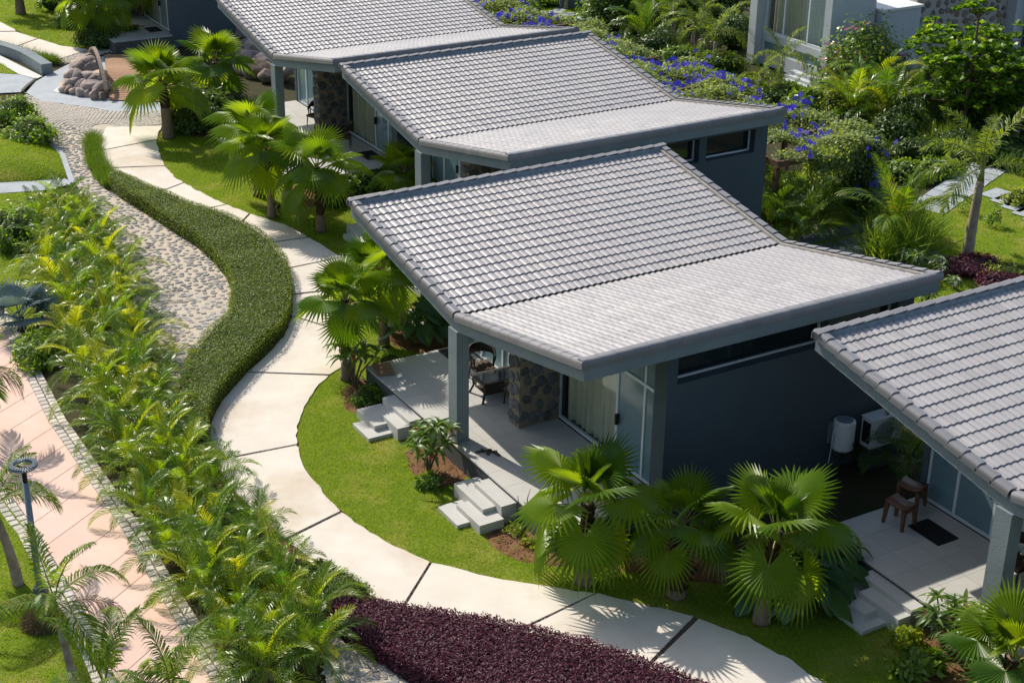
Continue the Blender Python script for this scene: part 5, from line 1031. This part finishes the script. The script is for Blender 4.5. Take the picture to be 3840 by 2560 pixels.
for i, (x, y, h, lab) in enumerate([(2080, 590, 1.5, 'tall fountain grass beside the young coconut palm'), (2030, 600, 1.3, 'fountain grass at the foot of the vine post'), (2110, 560, 1.3, 'fountain grass on the right of the young coconut palm'), (1935, 470, 1.2, 'fountain grass under the pergola'), (1975, 450, 1.2, 'fountain grass between the pergola posts'), (2060, 530, 1.4, 'fountain grass behind the young coconut palm'), (2150, 340, .9, 'grass clump at the edge of the dark thicket'), (2180, 330, .9, 'grass clump under the broad-leaved tree')]):
    q = at(x, y); grasses('fountain_grass', [q], 420, h, .22, M['fountain'], lab, 'grass', 'thing', 40 + i, .42)
# pergola with morning glory
pg = thing('pergola', 'timber pergola running behind the villas under flowering vines', 'pergola', hp(15, -24), YAW)
for j in range(12):
    v = j * 1.95 + .35; B().bv(-.2, 3.9, v, v + .1, 2.32, 2.5).ob('beam', M['timber'], pg)
for u in (.15, 3.4):
    B().bv(u, u + .1, .0, 21.8, 2.14, 2.32).ob('rail', M['timber'], pg)
    for j in range(7): B().bv(u - .02, u + .12, .3 + j * 3.5, .44 + j * 3.5, 0, 2.14).ob('post', M['timber'], pg)
rg_ = np.random.default_rng(77); vn = thing('flowering_vine', 'morning glory vine with blue flowers covering the pergola top', 'vine', hp(15, -24), YAW); n = 70000
vv = rg_.uniform(-.6, 22.2, n); uu = rg_.uniform(-.3, 3.9, n); bump = .17 * np.sin(uu * 2.3 + vv * .9) + .14 * np.sin(vv * 2.1 + 1) + .1 * np.sin(uu * 4.1 - vv * 3.3); dens = rg_.uniform(size=n) < np.clip(.7 + .9 * np.sin(vv * 1.7 + uu * .8) * .4 + (uu > .8) * .35, .2, 1)
nr = (vv > 17.5) & (uu < 1.3); dens &= ~(nr & (np.sin(vv * 3.2) < .2)); zz = 2.55 + bump + rg_.normal(size=n) * .07; pos = np.c_[uu, -vv, zz][dens]; leaves('foliage', pos, np.tile([0, 0, 1.], (len(pos), 1)), (.07, .12), M['vine'], rg_, vn, (LR, LRF), .4)
n = 6000; q = rg_.uniform(0, 1, n); hz = rg_.uniform(0, 1, n) ** .8; pos = np.c_[3.35 + rg_.normal(size=n) * .32, -(21.6 + rg_.normal(size=n) * .28), .15 + 2.5 * hz]; leaves('hanging_foliage', pos, np.c_[rg_.normal(size=(n, 2)), np.zeros(n)] + [0, -.5, 0], (.08, .13), M['bushdark'], rg_, vn, (LR, LRF), .1)
n = 5000; pos = np.c_[rg_.uniform(1.0, 3.8, n), -(21.8 + rg_.normal(size=n) * .15), 2.55 - np.abs(rg_.normal(size=n)) * .35]; leaves('edge_foliage', pos, np.tile([0, -1., .3], (n, 1)), (.08, .12), M['vine'], rg_, vn, (LR, LRF), .1)
FLM = npmesh('flower', FLV, FLF, M['blueflower']); c = rg_.uniform(0, 1, (80, 2))
vf = []
for i in range(620):
    k = rg_.integers(0, 80)
    if i % 12: u, v = c[k, 0] * 4 - .2 + rg_.normal() * .22, c[k, 1] * 22 + rg_.normal() * .3; z = 2.76 + .17 * math.sin(u * 2.3 + v * .9) + .14 * math.sin(v * 2.1 + 1) + .1 * math.sin(u * 4.1 - v * 3.3); nr_ = Vector((-.2, -.6, .7))
    else: u, v, z = 3.35 + rg_.normal() * .35, 22.0 + rg_.normal() * .2, rg_.uniform(.9, 2.7); nr_ = Vector((0, -1, .3))
    nr_ = nr_ + Vector(rg_.normal(size=3) * .35); s_ = rg_.uniform(.075, .11)
    vf.append(Matrix.Translation((u, -v, z)) @ nr_.to_track_quat('Z', 'Y').to_matrix().to_4x4() @ Matrix.Diagonal((s_, s_, s_, 1)))
vf.sort(key=lambda m: m.translation.y)
for m in vf[:300]: ob('flower', FLM, vn, mat=m)
join('flower_mass', [(FLM, m) for m in vf[300:]], vn, M['blueflower'])
# plumeria shrubs built leaf by leaf
PLM = []
for k in range(4):
    b = B(); n = 6; r = random.Random(k)
    for i in range(n + 1):
        t = i / n; wd = .075 * math.sin(math.pi * (.06 + .94 * t) ** .9) ** .8 * .5 if 0 < t < 1 else .004; z = .05 * math.sin(math.pi * t) - (.12 + .03 * k) * t * t; b.v += [(-wd, t * .3, z + .012), (0, t * .3, z), (wd, t * .3, z + .012)]
    for i in range(n): b.f += [(3 * i, 3 * i + 1, 3 * i + 4, 3 * i + 3), (3 * i + 1, 3 * i + 2, 3 * i + 5, 3 * i + 4)]
    b.m = [0] * len(b.f); PLM.append(b.mesh('leaf', M['plum'], True))
def plumeria(x, y, h, label, s=1., nb=7, seed=0, flower='pinkflower', nl=12, z=0., group='plumeria shrubs', fl=4, cat='shrub'):
    p = at(x, y); r = random.Random(seed); t = thing('plumeria', label, cat, (p.x, p.y, z), 0, group); br = B(); tips = []
    for i in range(nb):
        q = i * 2.4 + r.uniform(-.4, .4); rad = h * r.uniform(.12, .5) * (.3 if i == 0 else 1); zz = h * r.uniform(.55, 1.0); e = Vector((rad * math.cos(q), rad * math.sin(q), zz)); br.tube([(0, 0, 0), (e.x * .3, e.y * .3, zz * .45), (e.x, e.y, zz)], [.028, .022, .014], 6); tips.append((e, q))
    br.ob('branches', M['bark'], t)
    for e, q in tips:
        for i in range(nl):
            el = r.uniform(-.25, 1.0); az = i * 2.39996 + r.uniform(-.3, .3); k = s * r.uniform(.75, 1.15); ob('leaf', r.choice(PLM), t, mat=Matrix.Translation(e) @ Matrix.Rotation(az, 4, 'Z') @ Matrix.Rotation(el, 4, 'X') @ Matrix.Rotation(r.uniform(-.5, .5), 4, 'Y') @ Matrix.Diagonal((k, k, k, 1)))
    rg_ = np.random.default_rng(seed)
    for e, q in tips[:fl]:
        n = 14; o = np.array(e)[None] + rg_.normal(size=(n, 3)) * .045 + [0.06 * math.cos(q), -.1, .03]; V_, F_ = batch(FLV, FLF, o, *axes_from(rg_.normal(size=(n, 3)) * .6 + [0, -.5, .7], rg_), rg_.uniform(.022, .036, n)); ob('flower_cluster', npmesh('flower_cluster', V_, F_, M[flower]), t)
    return t
plumeria(985, 1085, 1.2, 'pink-flowered plumeria between the two flights of steps', 1.3, 9, 1, nl=13)
plumeria(815, 890, 1.25, 'pink-flowered plumeria at the far corner of the near terrace', 1.25, 8, 2, nl=11)
plumeria(2165, 1490, 1.0, 'pink-flowered plumeria beside the shaded terrace steps', 1.05, 9, 3, nl=12)
plumeria(1940, 1310, .8, 'bare-stemmed plumeria by the shaded terrace corner', .9, 3, 4, nl=9, fl=1)
plumeria(2095, 640, .75, 'white-flowered plumeria behind the near villa roof corner', 1., 7, 5, 'whiteflower', 12)
plumeria(2150, 640, .6, 'smaller white-flowered plumeria next to the purple bed', .95, 4, 6, 'whiteflower', 12)
plumeria(2190, 665, .4, 'low white-flowered plumeria at the purple bed edge', .8, 3, 7, 'whiteflower', 9)
plumeria(2120, 720, .8, 'dark plumeria half hidden below the near roof corner', 1., 4, 8, nl=12, fl=0)
for i, (x, y, rd, n, lab) in enumerate([(70, 335, (.95, .9, .75), 3800, 'round white-flowered shrub in front, beside the cobbled stone bed'), (38, 285, (.85, .8, .75), 3000, 'round white-flowered shrub behind, at the left edge'), (60, 565, (.95, .8, .8), 3400, 'dark shrub with pale pink flowers above the palm row'), (85, 820, (.55, 1.0, .45), 2400, 'low shrub with pale pink flowers between lawn and pink path'), (15, 540, (.6, .6, .6), 1500, 'shrub with pale flowers at the left edge by the lawn')]):
    bush('flowering_shrub', at(x, y), rd, n, (.13, .2), M['plumdense'], lab, group='white-flowering shrubs', seed=50 + i, flower=(M['whiteflower'], 70, (.035, .055)), tmpl=leaf_t(1, .3, .06), clumps=34)
# alocasia (giant taro)
def heart(k):
    b = B(); r = random.Random(k); n = 9; out = [(0, .0), (.12, -.14), (.2, -.2), (.27, -.12), (.31, .05), (.29, .25), (.22, .45), (.12, .6), (0, .74)]
    cz = lambda x, y: .06 - .3 * max(0, y) ** 2 - .3 * x * x + .03 * math.sin(y * 26) * min(1, x * 4)
    L = [(x, y) for x, y in out]; mid = [(0, y * .9 + .04) for x, y in out]
    for i, (x, y) in enumerate(L): b.v += [(-x, y, cz(x, y) + .02 * r.uniform(-1, 1)), (-x * .5, (y + max(0, y)) / 2, cz(x / 2, y) + .03), (0, max(0, y), cz(0, max(0, y)) - .0), (x * .5, (y + max(0, y)) / 2, cz(x / 2, y) + .03), (x, y, cz(x, y) + .02 * r.uniform(-1, 1))]
    for i in range(n - 1):
        for j in range(4): b.f.append((5 * i + j, 5 * i + j + 1, 5 * i + 6 + j, 5 * i + 5 + j))
    b.m = [0] * len(b.f); return b.mesh('leaf', M['alocasia'], True)
HRT = [heart(k) for k in range(4)]
def taro(x, y, label, n=13, s=1., h=.7, seed=0, spread=.55):
    p = at(x, y); r = random.Random(seed); t = thing('giant_taro', label, 'plant', (p.x, p.y, 0), 0, 'giant taro plants'); st = B()
    for i in range(n):
        q = i * 2.4 + r.uniform(-.3, .3); f = (i + 1) / n; rad = spread * f ** .6; z = h * (1.15 - .7 * f) + r.uniform(-.05, .1); e = Vector((rad * math.cos(q), rad * math.sin(q), z)); st.tube([(0, 0, 0), (e.x * .45, e.y * .45, z * .75), tuple(e)], [.018, .014, .01], 5); k = s * r.uniform(.6, .95)
        ob('leaf', r.choice(HRT), t, mat=Matrix.Translation(e) @ Matrix.Rotation(q - math.pi / 2, 4, 'Z') @ Matrix.Rotation(-.15 - .55 * f + r.uniform(-.25, .25), 4, 'X') @ Matrix.Rotation(r.uniform(-.3, .3), 4, 'Y') @ Matrix.Diagonal((k, k, k, 1)))
    st.ob('stalks', M['cane'], t); return t
taro(955, 790, 'giant taro beside the near villa gable, left plant', 15, .9, .95, 1); taro(1005, 775, 'giant taro tucked under the near villa eave', 13, .9, .9, 2, .5)
taro(1830, 1385, 'giant taro with huge dark leaves beside the leaning fan palm', 22, 1., .85, 3, .75); taro(1890, 1350, 'giant taro spreading over the shaded terrace edge', 17, .95, .9, 4, .65); taro(1770, 1375, 'giant taro just behind the leaning palm trunk', 14, .9, .6, 5, .6)
taro(2260, 1560, 'taro leaf by the lower right palm', 4, .6, .4, 6, .3)
# bushes and trees, each with its own place
def bl(x, y, rd, n, sz, m, lab, seed, cat='shrub', group=None, **k): return bush(k.pop('name', 'leafy_shrub'), at(x, y), rd, n, sz, M[m], lab, cat, group, seed, **k)
bl(450, 300, (1.1, .8, .75), 3000, (.12, .2), 'bushdark', 'dark leafy shrub at the foot of the footbridge palm', 1); bl(470, 268, (1.0, .9, .85), 2600, (.14, .24), 'bushmid', 'yellow-green leafy shrub behind the footbridge palm', 2); bl(520, 262, (.9, .8, .7), 2400, (.12, .2), 'bushdark', 'dark shrub between the footbridge palm and the third villa', 3)
bl(545, 300, (.8, .6, .5), 1500, (.1, .18), 'bushmid', 'low shrub in front of the third villa terrace', 4); bl(440, 60, (2.0, .8, 1.0), 2600, (.2, .34), 'bushdark', 'dark broad-leaved shrubs along the dark blue wall', 5); bl(530, 65, (1.6, .8, 1.0), 2200, (.2, .34), 'bushdark', 'dark broad-leaved shrub right of the dark blue wall', 6)
bl(230, 108, (1.0, .7, 1.0), 2400, (.1, .18), 'bushdark', 'dark spiky shrub between the tall fan palms', 7); bl(165, 62, (.7, .5, .6), 1400, (.12, .2), 'bushmid', 'bright leafy shrub left of the tall fan palms', 8); bl(130, 25, (.9, .5, .9), 1400, (.1, .16), 'bushdark', 'small dark tree at the top left lawn', 9); bl(290, 95, (.9, .6, .6), 1500, (.1, .2), 'bushdark', 'dark shrub right of the tall fan palms', 10)
bl(900, 850, (.45, .35, .32), 900, (.07, .12), 'bushmid', 'leafy ground cover by the far steps', 11); bl(845, 925, (.38, .3, .3), 900, (.07, .12), 'bushmid', 'glossy low shrub beside the far steps', 12); bl(870, 905, (.3, .3, .28), 600, (.06, .11), 'bushmid', 'small glossy shrub against the terrace wall', 13); bl(985, 1115, (.3, .25, .2), 320, (.1, .18), 'bushmid', 'strappy leafed plant in the bed below the plumeria', 14, core=False)
bl(1180, 1225, (.2, .2, .16), 200, (.06, .1), 'bushlime', 'lime-leaved plant in the soil bed by the near steps', 15, core=False); bl(1215, 1255, (.18, .16, .13), 150, (.06, .1), 'bushlime', 'second lime-leaved plant in the soil bed by the near steps', 16, core=False); bl(1240, 1240, (.15, .15, .12), 120, (.05, .09), 'bushlime', 'lime-leaved plant closest to the terrace plinth', 17, core=False)
bl(1005, 735, (.6, .5, .6), 1300, (.1, .16), 'bushdark', 'dark shrub behind the giant taro', 18); bl(760, 470, (.5, .4, .4), 900, (.1, .18), 'bushdark', 'dark low shrub behind the right fan palm', 19); bl(850, 440, (.8, .6, .5), 1500, (.1, .18), 'bushmid', 'pale leafy shrub by the second villa terrace', 20); bl(800, 460, (.5, .45, .6), 1000, (.14, .22), 'bushdark', 'dark broad-leaved plant near the third villa terrace', 21)
bl(2110, 1545, (.45, .35, .35), 700, (.14, .24), 'bushmid', 'strappy green plant below the shaded plumeria', 22); bl(2080, 1480, (.3, .25, .25), 300, (.12, .2), 'bushlime', 'pale-leaved plant beside the shaded steps', 23, core=False)
# right-hand garden
bl(1925, 275, (.9, .7, .85), 3400, (.1, .16), 'bushlime', 'round lime green bush beside the sunny areca clump', 30, name='lime_bush'); bl(1850, 265, (.8, .6, .7), 1500, (.2, .34), 'bushmid', 'strap-leaved clump behind the blue flowers', 31)
bl(1405, 70, (1.5, 1.2, 1.7), 4200, (.12, .2), 'bushmid', 'rounded bright green tree above the vines', 32, 'tree', name='round_tree'); bl(1490, 40, (2., 1.4, 2.2), 4200, (.16, .26), 'bushdark', 'dark dense tree in the thicket, left', 33, 'tree', name='dense_tree'); bl(1620, 45, (2.2, 1.4, 2.2), 4200, (.16, .26), 'bushdark', 'dark dense tree in the thicket beside the pale villa', 34, 'tree', name='dense_tree'); bl(1690, 110, (1.0, .9, 1.1), 2600, (.12, .2), 'bushdark', 'dark shrub beside the pale villa pillar', 35)
bl(1650, 165, (1.2, .8, .6), 2200, (.12, .22), 'bushmid', 'grassy shrub between the vines and pale villa', 36); bl(1560, 150, (1.0, .7, .6), 1800, (.12, .22), 'bushmid', 'grassy shrub by the vines', 37); bl(1180, 40, (1.5, .8, .6), 2000, (.14, .24), 'bushmid', 'ochre green grassy shrub above the farthest roof', 38); bl(1255, 12, (1.5, .8, .6), 1800, (.14, .24), 'bushmid', 'shrub at the top edge by the far lawn', 39)
bl(2140, 305, (1.6, 1.0, 1.3), 3400, (.16, .26), 'bushdark', 'dark thicket shrub under the broad-leaved tree', 40); bl(2280, 300, (1.8, 1.2, 1.4), 3600, (.16, .26), 'bushdark', 'dark thicket shrub right of the tree trunk', 41); bl(2330, 380, (1.2, .8, .6), 1800, (.14, .24), 'bushmid', 'green shrub at the right edge above the lawn', 42); bl(2345, 470, (.6, .5, .4), 900, (.1, .16), 'bushlime', 'lime green shrub at the right edge by the slab path', 43)
bl(2320, 640, (.9, .7, .35), 1800, (.08, .13), 'bushlime', 'yellow-green ground cover right of the purple bed', 44); bl(2280, 520, (.25, .25, .5), 260, (.08, .13), 'bushmid', 'sapling on the right lawn', 45, core=False); bl(2215, 490, (.3, .3, .5), 260, (.06, .1), 'bushmid', 'thin sapling behind the foxtail palm', 46, core=False)
bl(2240, 625, (1.1, .75, .32), 3800, (.07, .12), 'purple', 'purple-leaved bed round the foot of the foxtail palm', 47, name='purple_groundcover', coremat=M['purplecore']); bl(2300, 660, (.9, .6, .3), 2600, (.07, .12), 'purple', 'lower part of the purple-leaved bed', 48, name='purple_groundcover', coremat=M['purplecore'])
# bauhinia with pink flowers
bt = bl(1975, 225, (1.5, 1.1, 1.5), 3600, (.12, .19), 'bushmid', 'pink-flowering bauhinia shrub against the pale villa', 50, 'tree', name='flowering_tree', flower=(M['magenta'], 130, (.07, .11)), clumps=30, spread=.5, core=False, tmpl=(LR, LRF), z0=.8)
B().tube([(0, 0, -.8), (.1, 0, .3), (.2, .1, 1.4)], [.06, .05, .03], 7).ob('trunk', M['bark'], bt)
# broad-leaved tree: tiered limbs, rosettes of large leaves
def tier_tree(p, h, tiers, label, seed):
    rg_ = np.random.default_rng(seed); t = thing('broad_leaved_tree', label, 'tree', (p.x, p.y, 0)); B().tube([(0, 0, 0), (.08, 0, h * .4), (.1, .05, h * .75), (.05, 0, h)], [.11, .09, .06, .03], 8).ob('trunk', M['bark'], t); lb = B(); PP, NN = [], []
    for z, rad, k in tiers:
        for i in range(k):
            q = i * 6.283 / k + rg_.uniform(-.3, .3); R2 = rad * rg_.uniform(.75, 1.05); e = Vector((R2 * math.cos(q), R2 * math.sin(q), z + rg_.uniform(-.15, .25))); lb.tube([(.08, 0, z - .35), (e.x * .5, e.y * .5, z - .1), tuple(e)], [.035, .025, .012], 5)
            for m in range(int(3 + R2 * 5)):
                f = rg_.uniform(.35, 1.05); c = np.array([e.x * f, e.y * f, z - .2 + .3 * f]) + rg_.normal(size=3) * [.32, .32, .14]; n = 16; a = rg_.uniform(0, 6.283, n); el = rg_.uniform(.1, .9, n); d = np.c_[np.cos(a) * np.cos(el), np.sin(a) * np.cos(el), np.sin(el)]; PP.append((c, d))
    lb.ob('limbs', M['bark'], t); pos = np.vstack([np.tile(c, (len(d), 1)) for c, d in PP]); Y = np.vstack([d for c, d in PP]); r = rg_.normal(size=Y.shape) * .35 + [0, 0, 1]; X = np.cross(Y, r); X /= np.linalg.norm(X, axis=1, keepdims=True); Z = np.cross(X, Y); V_, F_ = batch(LR * [.9, 1, 1], LRF, pos, X, Y, Z, rg_.uniform(.2, .3, len(pos))); ob('crown', npmesh('crown', V_, F_, M['almond']), t); return t
tier_tree(at(2205, 318), 4.9, [(1.5, 1.5, 6), (2.4, 2.3, 8), (3.1, 2.6, 9), (3.6, 2.0, 7), (4.7, .4, 3)], 'broad-leaved tree with tiered glossy crown, upper right', 9)
tier_tree(at(2330, 330), 3.4, [(1.2, 1.4, 6), (2.0, 1.7, 7), (2.8, 1.2, 6)], 'smaller broad-leaved tree at the right edge', 10)
# slim tree trunk behind, and tuft plants in the beds
q = at(1610, 75); t = thing('slim_tree', 'slim bare trunk rising from the dark thicket at the top', 'tree', (q.x, q.y, 0)); B().tube([(0, 0, 0), (0, 0, 5)], [.1, .08], 8).ob('trunk', M['bark'], t)
for i, (x, y, lab) in enumerate([(1165, 1275, 'first'), (1185, 1262, ''), (1210, 1288, ''), (1250, 1292, ''), (1285, 1290, ''), (1330, 1285, ''), (1395, 1290, ''), (1450, 1278, ''), (1500, 1290, ''), (1520, 1275, ''), (1145, 1245, ''), (1215, 1240, '')]):
    q = at(x, y); grasses('spider_plant', [q], 34, .16, .03, M['bushlime' if i % 3 == 0 else 'fountain'], 'small spider plant, %s from the steps in the bed below the terrace' % ordn(i + 1), 'plant', 'thing', 200 + i, .9)
for i, (x, y) in enumerate([(800, 925), (790, 905), (960, 1050), (940, 1065), (2170, 1555), (690, 458)]):
    q = at(x, y); grasses('spider_plant', [q], 34, .2, .04, M['fountain'], ['tuft plant by the far steps', 'tuft plant at the bed edge near the far palm', 'tuft plant beside the plumeria stem', 'tuft plant at the lawn edge of the plumeria bed', 'tuft plant in the shaded lower bed', 'tuft plant in the bare soil patch by the three palms'][i] + ' growing in soil', 'plant', 'thing', 230 + i, .9)
q = at(1205, 1235); t = thing('bare_shrub', 'nearly leafless twiggy shrub in the soil bed by the steps', 'shrub', (q.x, q.y, 0)); b = B(); r = random.Random(4)
b.tube([(0, 0, 0), (-.03, 0, .3), (-.12, .05, .62), (-.15, .05, .95)], [.02, .016, .012, .006], 5); b.tube([(-.03, 0, .3), (.05, 0, .6), (.04, .03, .9), (.1, 0, 1.15)], [.014, .012, .01, .005], 5); b.tube([(.05, 0, .6), (-.02, 0, .85)], [.008, .005], 5); b.ob('twigs', M['twig'], t)

# clods in the planting beds, filler plants in the dark right-hand garden
pp = np.vstack([scatter(BEDS[k], 260, rng) for k in BEDS]); pp = np.c_[pp, np.full(len(pp), .012)]; X, Y, Z = axes_from(rng.normal(size=pp.shape) * .3 + [0, 0, 1], rng); V, F = batch(oct_v, oct_f, pp, X, Y, Z, rng.uniform(.012, .04, len(pp)))
tag(ob('soil_clods', npmesh('soil_clods', V, F, M['soil'])), 'clods of earth in the planting beds', 'soil', kind='stuff')
for i, (x, y, rd, n, m, lab) in enumerate([(2050, 330, (1.4, .8, .8), 2600, 'bushdark', 'dark shrub at the foot of the sunny areca clump'), (2120, 365, (1.2, .7, .55), 2200, 'bushdark', 'low dark shrub before the thicket'), (2210, 350, (1.3, .8, .6), 2200, 'bushdark', 'low dark shrub under the broad-leaved tree'), (2090, 410, (.9, .7, .45), 1500, 'bushmid', 'low green shrub between pergola end and slab path'), (2150, 400, (.8, .6, .4), 1300, 'bushmid', 'low green shrub beside the slab path'), (1700, 215, (1.2, .7, .5), 2000, 'bushmid', 'low leafy shrub in front of the pale villa pillar'), (1800, 235, (1.2, .7, .6), 2000, 'bushmid', 'leafy shrub in front of the pale villa steps'), (1620, 200, (1.2, .7, .5), 1800, 'bushmid', 'low shrub on the far side of the vines'), (2300, 370, (1.2, .8, .7), 2000, 'bushdark', 'dark shrub below the right villa corner'), (1500, 130, (1.4, .8, .7), 2200, 'bushdark', 'dark shrub behind the vines'), (1580, 190, (1., .6, .5), 1500, 'bushmid', 'small shrub by the vine edge')]):
    bl(x, y, rd, n, (.13, .22), m, lab, 300 + i)
